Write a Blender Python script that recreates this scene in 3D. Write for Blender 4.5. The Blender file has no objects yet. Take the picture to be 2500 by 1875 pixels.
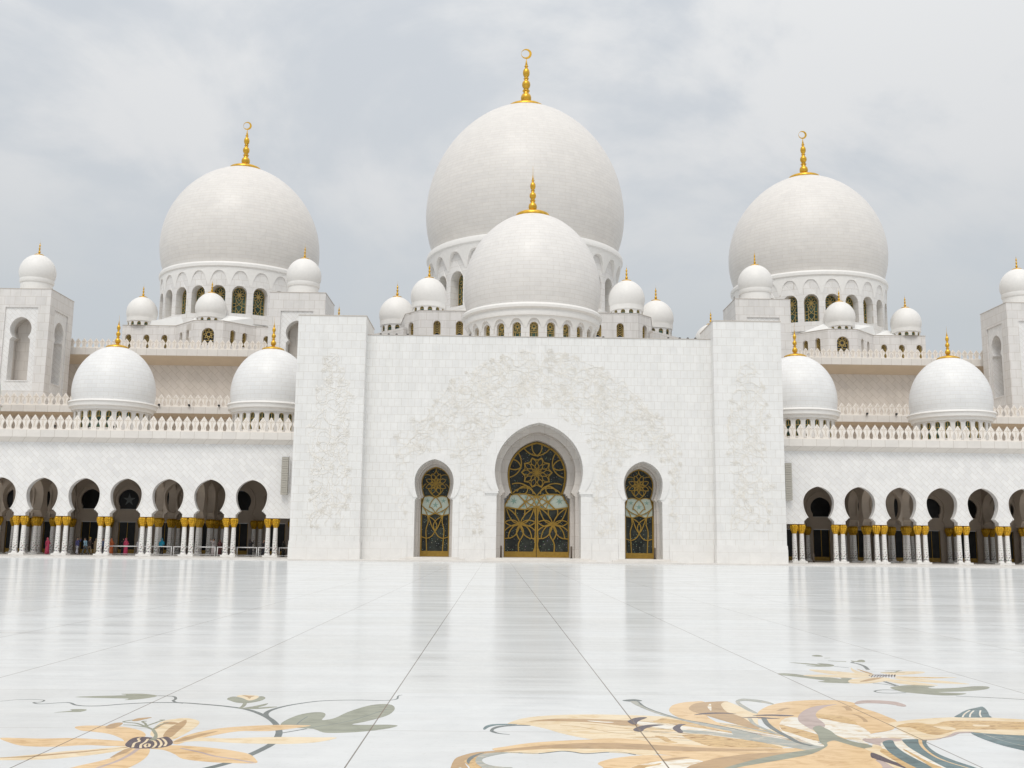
import bpy, bmesh, math, random
from mathutils import Vector, Matrix
from mathutils.geometry import tessellate_polygon
R = math.radians; PI = math.pi
sc = bpy.context.scene; COL = sc.collection
random.seed(7)
# ------------------------------------------------------------------ camera
EYE = 1.65
AX = Vector((0.99982073, 0.01286794, 0.01388973))
AY = Vector((-0.01569651, 0.15304095, 0.98809518))
AZ = Vector((0.01058905, -0.98813606, 0.1532155))
RIGHT = Vector((0.99982073, -0.01569651, 0.01058905))
DOWN = Vector((0.01286794, 0.15304095, -0.98813606))
FWD = Vector((0.01388973, 0.98809518, 0.1532155))
cam = bpy.data.cameras.new('camera'); camo = bpy.data.objects.new('camera', cam); COL.objects.link(camo)
camo.matrix_world = Matrix((( RIGHT.x, -DOWN.x, -FWD.x, 0), (RIGHT.y, -DOWN.y, -FWD.y, 0), (RIGHT.z, -DOWN.z, -FWD.z, EYE), (0, 0, 0, 1)))
cam.sensor_width = 36; cam.lens = 36 * 2518 / 2500; cam.clip_end = 3000; cam.clip_start = 0.1
sc.camera = camo
# ------------------------------------------------------------------ world, sun, exposure
SEED = 4.1
SUN_EL, SUN_AZ = 56, 12         # behind the camera, high, softened by thin cloud
w = bpy.data.worlds.new('World'); sc.world = w; w.use_nodes = True
nt = w.node_tree; nt.nodes.clear()
def N(nt, t, **k):
    n = nt.nodes.new(t)
    for a, b in k.items(): setattr(n, a, b)
    return n
def L(nt, a, b): nt.links.new(a, b)
def mth(nt, op, a, b=None, c=None):
    n = N(nt, 'ShaderNodeMath', operation=op)
    for i, v in enumerate((a, b, c)):
        if v is None: continue
        if isinstance(v, (int, float)): n.inputs[i].default_value = v
        else: L(nt, v, n.inputs[i])
    return n.outputs[0]
def ramp(nt, fac, stops, interp='LINEAR'):
    n = N(nt, 'ShaderNodeValToRGB'); n.color_ramp.interpolation = interp
    e = n.color_ramp.elements
    while len(e) < len(stops): e.new(0.5)
    for i, (p, c) in enumerate(stops):
        e[i].position = p; e[i].color = (*c, 1) if len(c) == 3 else c
    L(nt, fac, n.inputs[0]); return n.outputs[0]
def mixc(nt, fac, a, b, mode='MIX'):
    n = N(nt, 'ShaderNodeMix', data_type='RGBA', blend_type=mode)
    for s, v in ((n.inputs[0], fac), (n.inputs[6], a), (n.inputs[7], b)):
        if isinstance(v, (int, float)): s.default_value = v
        elif isinstance(v, tuple): s.default_value = (*v, 1)
        else: L(nt, v, s)
    return n.outputs[2]
tc = N(nt, 'ShaderNodeTexCoord')
sp = N(nt, 'ShaderNodeSeparateXYZ'); L(nt, tc.outputs['Generated'], sp.inputs[0])
el = sp.outputs[2]
# project the direction on a flat cloud layer so that the clouds shrink towards the horizon
den = mth(nt, 'ADD', mth(nt, 'MAXIMUM', el, 0.0), 0.42)
cb = N(nt, 'ShaderNodeCombineXYZ')
L(nt, mth(nt, 'DIVIDE', sp.outputs[0], den), cb.inputs[0]); L(nt, mth(nt, 'DIVIDE', sp.outputs[1], den), cb.inputs[1])
cb.inputs[2].default_value = SEED
n1 = N(nt, 'ShaderNodeTexNoise'); n1.inputs['Scale'].default_value = 1.9; n1.inputs['Detail'].default_value = 9; n1.inputs['Roughness'].default_value = 0.58; n1.inputs['Distortion'].default_value = 0.6
L(nt, cb.outputs[0], n1.inputs['Vector'])
n2 = N(nt, 'ShaderNodeTexNoise'); n2.inputs['Scale'].default_value = 6.5; n2.inputs['Detail'].default_value = 5
L(nt, cb.outputs[0], n2.inputs['Vector'])
cl = mth(nt, 'ADD', mth(nt, 'MULTIPLY', n1.outputs[0], 0.72), mth(nt, 'MULTIPLY', n2.outputs[0], 0.28))
white = ramp(nt, el, [(0.0, (0.56, 0.60, 0.625)), (0.20, (0.60, 0.635, 0.66)), (0.34, (0.79, 0.80, 0.81)), (0.5, (0.89, 0.90, 0.905)), (0.75, (1.05, 1.05, 1.05)), (1.0, (1.3, 1.29, 1.27))])
blue = ramp(nt, el, [(0.0, (0.52, 0.565, 0.595)), (0.3, (0.645, 0.68, 0.715)), (0.55, (0.70, 0.74, 0.79)), (1.0, (1.15, 1.16, 1.2))])
fac = ramp(nt, cl, [(0.38, (0, 0, 0)), (0.52, (1, 1, 1))], 'EASE')
cloud = mixc(nt, fac, blue, white)
sky = N(nt, 'ShaderNodeTexSky', sky_type='NISHITA'); sky.sun_disc = False
sky.sun_elevation = R(SUN_EL); sky.sun_rotation = R(180 - SUN_AZ); sky.altitude = 5; sky.dust_density = 3
skyc = mixc(nt, 1.0, sky.outputs[0], (0.085, 0.085, 0.085), 'MULTIPLY')
bg = N(nt, 'ShaderNodeBackground'); L(nt, mixc(nt, 0.93, skyc, cloud), bg.inputs[0]); bg.inputs[1].default_value = 1.0
wo = N(nt, 'ShaderNodeOutputWorld'); L(nt, bg.outputs[0], wo.inputs[0])
sun = bpy.data.lights.new('sun', 'SUN'); sun.energy = 1.4; sun.angle = R(25); sun.color = (1, 0.96, 0.9)
so = bpy.data.objects.new('sun', sun); COL.objects.link(so)
dv = Vector((math.sin(R(SUN_AZ)) * -1, -math.cos(R(SUN_AZ)), math.tan(R(SUN_EL))))
so.rotation_euler = dv.to_track_quat('Z', 'Y').to_euler(); so.location = (0, -40, 60)
sc.view_settings.view_transform = 'Standard'; sc.view_settings.look = 'None'
sc.view_settings.gamma = 1; sc.view_settings.exposure = -0.04
try: sc.cycles.max_bounces = 8; sc.cycles.diffuse_bounces = 5
except Exception: pass

# ------------------------------------------------------------------ helpers
def at(px, py, Y):
    "pixel of the 2500 px photograph -> point on the upright plane at distance Y"
    v = RIGHT * (px - 1250) + DOWN * (py - 937.5) + FWD * 2518
    v = v * (Y / v.y); return v.x, v.z + EYE
def floor_at(px, py, z=0.0):
    v = RIGHT * (px - 1250) + DOWN * (py - 937.5) + FWD * 2518
    k = (z - EYE) / v.z; return v.x * k, v.y * k
def root_loc(p):
    while p.parent: p = p.parent
    return Vector(p.location)
def tag(o, label=None, cat=None, group=None, kind=None):
    if label: o['label'] = label
    if cat: o['category'] = cat
    if group: o['group'] = group
    if kind: o['kind'] = kind
    return o
def thing(name, label, cat, loc=(0, 0, 0), group=None):
    o = bpy.data.objects.new(name, None); COL.objects.link(o); o.location = loc; o.empty_display_size = 0.5
    return tag(o, label, cat, group)
def dup(o, parent, loc=None, rz=None, **kw):
    c = o.copy(); COL.objects.link(c)
    if parent is not None: c.parent = parent
    if loc is not None: c.location = loc
    if rz is not None: c.rotation_euler = (0, 0, rz)
    for ch in list(o.children): dup(ch, c)
    return tag(c, **kw)
class MB:
    def __init__(s): s.v = []; s.f = []; s.m = []; s.uv = {}; s.sm = []
    def add(s, vs, fs, mi=0, uvs=None, smooth=False):
        b = len(s.v); s.v += [tuple(v) for v in vs]
        for k, f in enumerate(fs):
            if uvs: s.uv[len(s.f)] = uvs[k]
            s.f.append([b + i for i in f]); s.m.append(mi); s.sm.append(smooth)
    def box(s, x0, x1, y0, y1, z0, z1, mi=0):
        v = [(x, y, z) for x in (x0, x1) for y in (y0, y1) for z in (z0, z1)]
        s.add(v, [(0, 1, 3, 2), (4, 6, 7, 5), (0, 4, 5, 1), (2, 3, 7, 6), (0, 2, 6, 4), (1, 5, 7, 3)], mi)
    def slab(s, loops, d0, d1, mp=None, mi=0, back=True):
        "plate with holes: loops in (u, z); mp maps (u, z, d) to a point"
        mp = mp or (lambda u, z, d: (u, d, z))
        flat = [p for l in loops for p in l]
        tr = tessellate_polygon([[Vector((p[0], p[1], 0)) for p in l] for l in loops])
        n = len(flat); vs = [mp(u, z, d0) for u, z in flat] + [mp(u, z, d1) for u, z in flat]
        fs = [tuple(t) for t in tr]
        if back: fs += [tuple(i + n for i in reversed(t)) for t in tr]
        o = 0
        for l in loops:
            k = len(l)
            for i in range(k):
                a = o + i; b = o + (i + 1) % k; fs.append((a, b, b + n, a + n))
            o += k
        s.add(vs, fs, mi)
    def ribbon(s, pts, w, d0, d1, mp=None, mi=0, closed=False, taper=None):
        mp = mp or (lambda u, z, d: (u, d, z)); n = len(pts); vs = []
        s.k = getattr(s, 'k', 0) + 1
        if 0.02 < d1 - d0: d0 -= 0.0013 * (s.k % 11)     # crossing bars never share a face
        for i, (x, z) in enumerate(pts):
            a = pts[(i - 1) % n] if closed or i else pts[i]; b = pts[(i + 1) % n] if closed or i < n - 1 else pts[i]
            dx, dz = b[0] - a[0], b[1] - a[1]; l = math.hypot(dx, dz) or 1; ww = w * (taper[i] if taper else 1)
            nx, nz = -dz / l * ww, dx / l * ww
            vs += [mp(x + nx, z + nz, d0), mp(x - nx, z - nz, d0), mp(x - nx, z - nz, d1), mp(x + nx, z + nz, d1)]
        fs = []
        for i in range(n if closed else n - 1):
            a = 4 * i; b = 4 * ((i + 1) % n)
            fs += [(a + k, b + k, b + (k + 1) % 4, a + (k + 1) % 4) for k in range(4)]
        if not closed: fs += [(0, 1, 2, 3), (4 * n - 1, 4 * n - 2, 4 * n - 3, 4 * n - 4)]
        s.add(vs, fs, mi)
    def lathe(s, prof, X=0, Y=0, seg=48, a0=0, a1=2 * PI, mi=0, smooth=True, rref=None, mod=None):
        full = abs(a1 - a0 - 2 * PI) < 1e-6; m = seg if full else seg + 1
        vs = []; arc = [0]
        for i in range(1, len(prof)): arc.append(arc[-1] + math.hypot(prof[i][0] - prof[i - 1][0], prof[i][1] - prof[i - 1][1]))
        rr = rref or max(p[0] for p in prof)
        for (r, z) in prof:
            for k in range(m):
                a = a0 + (a1 - a0) * k / seg; q = r * (mod(a, z) if mod else 1)
                vs.append((X + q * math.sin(a), Y - q * math.cos(a), z))
        fs = []; uv = []
        for i in range(len(prof) - 1):
            for k in range(seg):
                k2 = (k + 1) % m
                fs.append((i * m + k, i * m + k2, (i + 1) * m + k2, (i + 1) * m + k))
                ua = rr * (a0 + (a1 - a0) * k / seg); ub = rr * (a0 + (a1 - a0) * (k + 1) / seg)
                uv.append([(ua, arc[i]), (ub, arc[i]), (ub, arc[i + 1]), (ua, arc[i + 1])])
        s.add(vs, fs, mi, uv, smooth)
    def loft(s, rings, mi=0, smooth=True, seg=12):
        "rings: (centre, rx, ry[, axis]) stacked ellipses, capped"
        vs = []
        for c in rings:
            ctr, rx, ry = Vector(c[0]), c[1], c[2]; ax = Vector(c[3]).normalized() if len(c) > 3 else Vector((0, 0, 1))
            q = Vector((0, 0, 1)).rotation_difference(ax)
            for k in range(seg):
                a = 2 * PI * k / seg; vs.append(ctr + q @ Vector((rx * math.cos(a), ry * math.sin(a), 0)))
        n = len(rings)
        fs = [(i * seg + k, i * seg + (k + 1) % seg, (i + 1) * seg + (k + 1) % seg, (i + 1) * seg + k) for i in range(n - 1) for k in range(seg)]
        fs += [tuple(reversed(range(seg))), tuple(range((n - 1) * seg, n * seg))]
        s.add(vs, fs, mi, None, smooth)
    def bar(s, a, b, r, seg=6, mi=0, r2=None):
        a, b = Vector(a), Vector(b); s.loft([(a, r, r, b - a), (b, r2 or r, r2 or r, b - a)], mi, seg > 4, seg)
    def build(s, name, mats, parent=None, O=None, fix=True):
        me = bpy.data.meshes.new(name); O = Vector(O) if O is not None else (root_loc(parent) if parent else Vector())
        me.from_pydata([(v[0] - O[0], v[1] - O[1], v[2] - O[2]) for v in s.v], [], s.f)
        if s.uv:
            ul = me.uv_layers.new(name='UVMap')
            for p in me.polygons:
                u = s.uv.get(p.index)
                if u:
                    for j, li in enumerate(p.loop_indices): ul.data[li].uv = u[j]
        for m in (mats if isinstance(mats, (list, tuple)) else [mats]): me.materials.append(m)
        me.polygons.foreach_set('material_index', s.m); me.polygons.foreach_set('use_smooth', s.sm)
        me.update()
        if fix:
            bm = bmesh.new(); bm.from_mesh(me); bmesh.ops.recalc_face_normals(bm, faces=bm.faces); bm.to_mesh(me); bm.free()
        o = bpy.data.objects.new(name, me); COL.objects.link(o)
        if parent: o.parent = parent
        else: o.location = O
        return o
def cr(pts, n=6, closed=False):
    "Catmull-Rom through the points"
    out = []; m = len(pts)
    for i in range(m if closed else m - 1):
        g = lambda k: pts[k % m] if closed else pts[max(0, min(m - 1, k))]
        p0, p1, p2, p3 = g(i - 1), g(i), g(i + 1), g(i + 2)
        for j in range(n):
            t = j / n; a = []
            for c in (0, 1):
                a.append(0.5 * (2 * p1[c] + (p2[c] - p0[c]) * t + (2 * p0[c] - 5 * p1[c] + 4 * p2[c] - p3[c]) * t * t + (3 * p1[c] - p0[c] - 3 * p2[c] + p3[c]) * t ** 3))
            out.append(tuple(a))
    if not closed: out.append(tuple(pts[-1]))
    return out

# ------------------------------------------------------------------ materials
def mat(name):
    m = bpy.data.materials.new(name); m.use_nodes = True; nt = m.node_tree
    return m, nt, nt.nodes['Principled BSDF']
def plain(name, col, rough=0.6, metal=0.0, spec=0.5, var=0.0, scale=3.0):
    m, nt, b = mat(name); b.inputs['Roughness'].default_value = rough; b.inputs['Metallic'].default_value = metal
    b.inputs['Specular IOR Level'].default_value = spec
    g = N(nt, 'ShaderNodeNewGeometry'); n = N(nt, 'ShaderNodeTexNoise'); n.inputs['Scale'].default_value = scale; n.inputs['Detail'].default_value = 4
    L(nt, g.outputs['Position'], n.inputs['Vector'])
    v = var or 0.06
    c = ramp(nt, n.outputs[0], [(0.3, tuple(x * (1 - v) for x in col)), (0.7, tuple(min(1, x * (1 + v * 0.6)) for x in col))])
    L(nt, c, b.inputs['Base Color']); return m
def marble(name, col, bw, bh, joint=0.55, js=0.02, var=0.07, rot=0, uv=False, rough=0.42, mottle=0.05, off=0.5, streak=0.0, zoff=0.0):
    "stone courses; joints and block to block tone in metres of the real wall"
    m, nt, b = mat(name); b.inputs['Roughness'].default_value = rough; b.inputs['Specular IOR Level'].default_value = 0.35
    if uv:
        vec = N(nt, 'ShaderNodeTexCoord').outputs['UV']
    else:
        g = N(nt, 'ShaderNodeNewGeometry'); s3 = N(nt, 'ShaderNodeSeparateXYZ'); L(nt, g.outputs['Position'], s3.inputs[0])
        c3 = N(nt, 'ShaderNodeCombineXYZ'); L(nt, mth(nt, 'ADD', s3.outputs[0], s3.outputs[1]), c3.inputs[0]); L(nt, mth(nt, 'ADD', s3.outputs[2], zoff), c3.inputs[1]); vec = c3.outputs[0]
    if rot:
        mp = N(nt, 'ShaderNodeMapping'); mp.inputs['Rotation'].default_value = (0, 0, rot); L(nt, vec, mp.inputs[0]); vec = mp.outputs[0]
    bk = N(nt, 'ShaderNodeTexBrick'); bk.offset = off; L(nt, vec, bk.inputs['Vector'])
    bk.inputs['Scale'].default_value = 1; bk.inputs['Brick Width'].default_value = bw; bk.inputs['Row Height'].default_value = bh
    bk.inputs['Mortar Size'].default_value = js; bk.inputs['Mortar Smooth'].default_value = 0.2; bk.inputs['Bias'].default_value = -0.25
    bk.inputs['Color1'].default_value = (*col, 1); bk.inputs['Color2'].default_value = (*[c * (1 - var * k) for c, k in zip(col, (1.0, 1.0, 0.9))], 1)
    bk.inputs['Mortar'].default_value = (*[c * joint * k for c, k in zip(col, (1, .97, .93))], 1)
    gp = N(nt, 'ShaderNodeNewGeometry')
    n = N(nt, 'ShaderNodeTexNoise'); n.inputs['Scale'].default_value = 0.9; n.inputs['Detail'].default_value = 6; n.inputs['Roughness'].default_value = 0.65; n.inputs['Distortion'].default_value = 0.8
    L(nt, gp.outputs['Position'], n.inputs['Vector'])
    c = mixc(nt, 1.0, bk.outputs[0], ramp(nt, n.outputs[0], [(0.3, (1 - mottle * 1.5,) * 3), (0.65, (1, 1, 1))]), 'MULTIPLY')
    if streak:      # rain streaks down the stone
        st = N(nt, 'ShaderNodeTexNoise'); st.inputs['Scale'].default_value = 1; st.inputs['Detail'].default_value = 5
        mp2 = N(nt, 'ShaderNodeMapping'); mp2.inputs['Scale'].default_value = (1.6, 1.6, 0.12); L(nt, gp.outputs['Position'], mp2.inputs[0]); L(nt, mp2.outputs[0], st.inputs['Vector'])
        c = mixc(nt, 1.0, c, ramp(nt, st.outputs[0], [(0.35, (1 - streak, 1 - streak, 1 - streak * 1.15)), (0.6, (1, 1, 1))]), 'MULTIPLY')
    L(nt, c, b.inputs['Base Color']); return m
WHITE = (0.845, 0.838, 0.82)
M = {}
M['portal'] = marble('portal_marble', WHITE, 0.62, 0.745, 0.84, 0.018, 0.045, streak=0.04)
M['pylon'] = marble('pylon_marble', WHITE, 0.86, 0.745, 0.84, 0.018, 0.045, streak=0.04)
M['smooth'] = marble('smooth_marble', (0.83, 0.82, 0.80), 1.9, 1.1, 0.85, 0.012, 0.03)
M['diag'] = marble('diagonal_marble', (0.86, 0.855, 0.845), 0.86, 0.43, 0.82, 0.018, 0.08, rot=PI / 4, mottle=0.06)
M['tower'] = marble('tower_marble', (0.79, 0.77, 0.75), 1.3, 1.1, 0.82, 0.03, 0.07, streak=0.06)
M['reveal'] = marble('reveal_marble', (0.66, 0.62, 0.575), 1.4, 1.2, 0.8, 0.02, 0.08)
M['base'] = marble('dome_base_marble', (0.78, 0.755, 0.735), 1.5, 1.0, 0.78, 0.03, 0.07, streak=0.08)
M['warm'] = marble('terrace_marble', (0.74, 0.675, 0.61), 1.5, 0.75, 0.80, 0.03, 0.07, rot=PI / 4, streak=0.06)
M['cornice'] = marble('cornice_marble', (0.78, 0.745, 0.70), 1.35, 3.0, 0.75, 0.025, 0.06, zoff=1.3)
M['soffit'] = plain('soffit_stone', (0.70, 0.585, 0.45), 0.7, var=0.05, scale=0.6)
M['merlon'] = plain('parapet_stone', (0.84, 0.79, 0.73), 0.6, var=0.05, scale=0.8)
M['merlon_cut'] = plain('parapet_carving', (0.60, 0.51, 0.41), 0.7)
M['shell_big'] = marble('dome_marble', (0.765, 0.738, 0.705), 1.8, 0.50, 0.88, 0.022, 0.055, uv=True, mottle=0.05)
M['shell_mid'] = marble('portal_dome_marble', (0.785, 0.762, 0.735), 1.35, 0.46, 0.86, 0.018, 0.05, uv=True, mottle=0.05)
M['shell_arc'] = marble('arcade_dome_marble', (0.80, 0.80, 0.795), 0.95, 0.42, 0.88, 0.016, 0.05, uv=True, mottle=0.04)
M['shell_small'] = plain('small_dome_stone', (0.80, 0.785, 0.76), 0.5, var=0.025)
M['drum'] = marble('drum_marble', (0.79, 0.775, 0.755), 1.3, 0.9, 0.82, 0.03, 0.07)
M['ring'] = plain('moulding_stone', (0.83, 0.815, 0.79), 0.5, var=0.03)
M['inner'] = plain('shaded_arcade_stone', (0.43, 0.365, 0.30), 0.6, var=0.05, scale=1.0)  # interior stone toned down: the arcade's shade is put into its colour
M['coping'] = plain('coping_stone', (0.56, 0.52, 0.47), 0.7)
M['flatroof'] = plain('roof_gravel', (0.50, 0.45, 0.39), 0.8)
M['roof'] = plain('roof_membrane', (0.84, 0.84, 0.83), 0.6, var=0.04, scale=0.5)
M['gold'] = plain('gilded_metal', (0.72, 0.42, 0.05), 0.33, 0.75, var=0.2, scale=2)
M['goldcap'] = plain('gilded_capital', (0.62, 0.355, 0.015), 0.42, 0.45, var=0.55, scale=11)
M['brass'] = plain('door_brass', (0.36, 0.22, 0.035), 0.45, 0.35, var=0.15, scale=4)
M['lattice'] = plain('window_brass', (0.50, 0.36, 0.12), 0.5, 0.3, var=0.1)
M['dark'] = plain('black_metal', (0.03, 0.03, 0.03), 0.5)
M['railw'] = plain('white_painted_steel', (0.75, 0.75, 0.75), 0.4)
M['mesh'] = plain('speaker_grille', (0.44, 0.42, 0.37), 0.7, var=0.15, scale=30)
M['post'] = plain('brown_post', (0.10, 0.075, 0.055), 0.45)
M['step'] = plain('threshold_marble', (0.76, 0.73, 0.69), 0.35, var=0.08, scale=1.2)
M['carve'] = plain('carved_marble', (0.80, 0.768, 0.71), 0.6, var=0.08, scale=1.5)
M['carve_leaf'] = plain('carved_leaf_marble', (0.825, 0.805, 0.77), 0.55, var=0.06, scale=2.0)
def glass(name, col, dots=0.0, rough=0.12, scale=7.0, dotc=(0.35, 0.42, 0.42)):
    m, nt, b = mat(name); b.inputs['Roughness'].default_value = rough; b.inputs['IOR'].default_value = 1.30
    g = N(nt, 'ShaderNodeNewGeometry'); n = N(nt, 'ShaderNodeTexNoise'); n.inputs['Scale'].default_value = 0.9; n.inputs['Detail'].default_value = 3
    L(nt, g.outputs['Position'], n.inputs['Vector'])
    c = ramp(nt, n.outputs[0], [(0.35, tuple(x * 0.5 for x in col)), (0.65, tuple(x * 1.5 for x in col))])
    if dots:
        v = N(nt, 'ShaderNodeTexVoronoi'); v.inputs['Scale'].default_value = scale; L(nt, g.outputs['Position'], v.inputs['Vector'])
        d = ramp(nt, v.outputs['Distance'], [(dots, (1, 1, 1)), (dots + 0.07, (0, 0, 0))])
        c = mixc(nt, d, c, mixc(nt, 0.75, v.outputs['Color'], dotc))
    L(nt, c, b.inputs['Base Color']); return m
M['doorglass'] = glass('dark_door_glass', (0.034, 0.038, 0.032), 0.12, scale=5.5, dotc=(0.30, 0.33, 0.28))
M['archglass'] = glass('dark_window_glass', (0.032, 0.034, 0.034), 0.10, scale=5, dotc=(0.25, 0.22, 0.16))
M['winglass'] = glass('green_window_glass', (0.05, 0.09, 0.07), 0.0, scale=3)
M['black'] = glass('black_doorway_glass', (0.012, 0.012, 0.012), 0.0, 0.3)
M['startrace'] = plain('dim_glass_star', (0.10, 0.11, 0.11), 0.3)
M['milk'] = plain('milky_floral_glass', (0.56, 0.63, 0.55), 0.3, var=0.1)
M['milkstar'] = plain('green_glass_star', (0.26, 0.40, 0.34), 0.3, var=0.1)
def shaft_mat():
    m, nt, b = mat('inlaid_shaft_marble'); b.inputs['Roughness'].default_value = 0.3
    uv = N(nt, 'ShaderNodeTexCoord').outputs['UV']
    mp = N(nt, 'ShaderNodeMapping'); mp.inputs['Scale'].default_value = (4.2, 4.4, 1); L(nt, uv, mp.inputs[0])
    v = N(nt, 'ShaderNodeTexVoronoi', voronoi_dimensions='2D'); v.inputs['Scale'].default_value = 1; v.inputs['Randomness'].default_value = 0.55; L(nt, mp.outputs[0], v.inputs['Vector'])
    s = N(nt, 'ShaderNodeSeparateXYZ'); L(nt, uv, s.inputs[0])
    wv = N(nt, 'ShaderNodeTexNoise', noise_dimensions='2D'); wv.inputs['Scale'].default_value = 3.0; L(nt, uv, wv.inputs['Vector'])
    hgt = mth(nt, 'ADD', mth(nt, 'MULTIPLY', s.outputs[1], -0.13), mth(nt, 'MULTIPLY', wv.outputs[0], 0.12))
    thr = mth(nt, 'MAXIMUM', mth(nt, 'ADD', hgt, 0.32), 0.0)
    d = mth(nt, 'LESS_THAN', v.outputs['Distance'], thr)
    c = mixc(nt, d, (0.80, 0.79, 0.77), mixc(nt, 0.18, (0.20, 0.185, 0.17), v.outputs['Color']))
    L(nt, c, b.inputs['Base Color']); return m
M['shaft'] = shaft_mat()
def floor_mat():
    m, nt, b = mat('polished_courtyard_marble')
    g = N(nt, 'ShaderNodeNewGeometry'); s = N(nt, 'ShaderNodeSeparateXYZ'); L(nt, g.outputs['Position'], s.inputs[0])
    u = mth(nt, 'DIVIDE', mth(nt, 'ADD', s.outputs[0], 1.095), 2.415); v = mth(nt, 'DIVIDE', mth(nt, 'ADD', s.outputs[1], -0.10), 2.36)
    du = mth(nt, 'MULTIPLY', mth(nt, 'PINGPONG', u, 0.5), 2.415); dvv = mth(nt, 'MULTIPLY', mth(nt, 'PINGPONG', v, 0.5), 2.36)
    ju = ramp(nt, du, [(0.0055, (1, 1, 1)), (0.0075, (0, 0, 0))]); jv = ramp(nt, dvv, [(0.0045, (1, 1, 1)), (0.0065, (0, 0, 0))])
    cell = N(nt, 'ShaderNodeCombineXYZ'); L(nt, mth(nt, 'FLOOR', u), cell.inputs[0]); L(nt, mth(nt, 'FLOOR', v), cell.inputs[1])
    wn = N(nt, 'ShaderNodeTexWhiteNoise', noise_dimensions='2D'); L(nt, cell.outputs[0], wn.inputs['Vector'])
    base = ramp(nt, wn.outputs[0], [(0.0, (0.635, 0.642, 0.64)), (0.5, (0.660, 0.669, 0.672)), (1.0, (0.668, 0.679, 0.684))])
    n = N(nt, 'ShaderNodeTexNoise'); n.inputs['Scale'].default_value = 1.1; n.inputs['Detail'].default_value = 8; n.inputs['Roughness'].default_value = 0.7; n.inputs['Distortion'].default_value = 1.2
    L(nt, g.outputs['Position'], n.inputs['Vector'])
    c = mixc(nt, 1.0, base, ramp(nt, n.outputs[0], [(0.32, (0.93, 0.935, 0.94)), (0.6, (1, 1, 1))]), 'MULTIPLY')
    n3 = N(nt, 'ShaderNodeTexNoise'); n3.inputs['Scale'].default_value = 14; n3.inputs['Detail'].default_value = 6; n3.inputs['Roughness'].default_value = 0.75
    L(nt, g.outputs['Position'], n3.inputs['Vector'])
    c = mixc(nt, 1.0, c, ramp(nt, n3.outputs[0], [(0.30, (0.90, 0.90, 0.89)), (0.45, (1, 1, 1))]), 'MULTIPLY')
    c = mixc(nt, ju, c, (0.20, 0.18, 0.16)); c = mixc(nt, mth(nt, 'MULTIPLY', jv, 0.75), c, (0.38, 0.36, 0.34))
    L(nt, c, b.inputs['Base Color'])
    b.inputs['IOR'].default_value = 1.11
    rn = ramp(nt, n.outputs[0], [(0.3, (0.17, 0.17, 0.17)), (0.7, (0.10, 0.10, 0.10))]); L(nt, rn, b.inputs['Roughness'])
    # slabs laid very slightly uneven, more along the view than across it
    mp = N(nt, 'ShaderNodeMapping'); mp.inputs['Scale'].default_value = (0.05, 0.55, 1); L(nt, g.outputs['Position'], mp.inputs[0])
    n2 = N(nt, 'ShaderNodeTexNoise', noise_dimensions='2D'); n2.inputs['Scale'].default_value = 1.0; n2.inputs['Detail'].default_value = 4; L(nt, mp.outputs[0], n2.inputs['Vector'])
    bp = N(nt, 'ShaderNodeBump'); bp.inputs['Strength'].default_value = 1.0; bp.inputs['Distance'].default_value = 0.022; L(nt, n2.outputs[0], bp.inputs['Height'])
    L(nt, bp.outputs[0], b.inputs['Normal'])
    # honed and polished patches: the gloss comes and goes in streaks
    mp3 = N(nt, 'ShaderNodeMapping'); mp3.inputs['Scale'].default_value = (0.16, 1.1, 1); L(nt, g.outputs['Position'], mp3.inputs[0])
    n4 = N(nt, 'ShaderNodeTexNoise', noise_dimensions='2D'); n4.inputs['Scale'].default_value = 1.0; n4.inputs['Detail'].default_value = 6; n4.inputs['Roughness'].default_value = 0.7; n4.inputs['Distortion'].default_value = 0.4; L(nt, mp3.outputs[0], n4.inputs['Vector'])
    gl = ramp(nt, n4.outputs[0], [(0.34, (0.50, 0.50, 0.50)), (0.60, (0.78, 0.78, 0.78))])
    df = N(nt, 'ShaderNodeBsdfDiffuse'); L(nt, mixc(nt, 1.0, c, (1.08, 1.10, 1.10), 'MULTIPLY'), df.inputs[0])
    mx = N(nt, 'ShaderNodeMixShader'); L(nt, gl, mx.inputs[0]); L(nt, df.outputs[0], mx.inputs[1]); L(nt, b.outputs[0], mx.inputs[2])
    L(nt, mx.outputs[0], nt.nodes['Material Output'].inputs['Surface']); b.inputs['Specular Tint'].default_value = (0.93, 1, 1, 1); return m
M['floor'] = floor_mat()

# ------------------------------------------------------------------ setting
X0 = 3.9
mb = MB(); mb.box(-260, 260, -120, 330, -0.3, 0.0); o = mb.build('courtyard_floor', M['floor']); tag(o, kind='structure')
mb = MB(); mb.box(-110, 110, 92.2, 126, 0.0005, 0.15); o = mb.build('platform', M['step']); tag(o, kind='structure')

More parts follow.
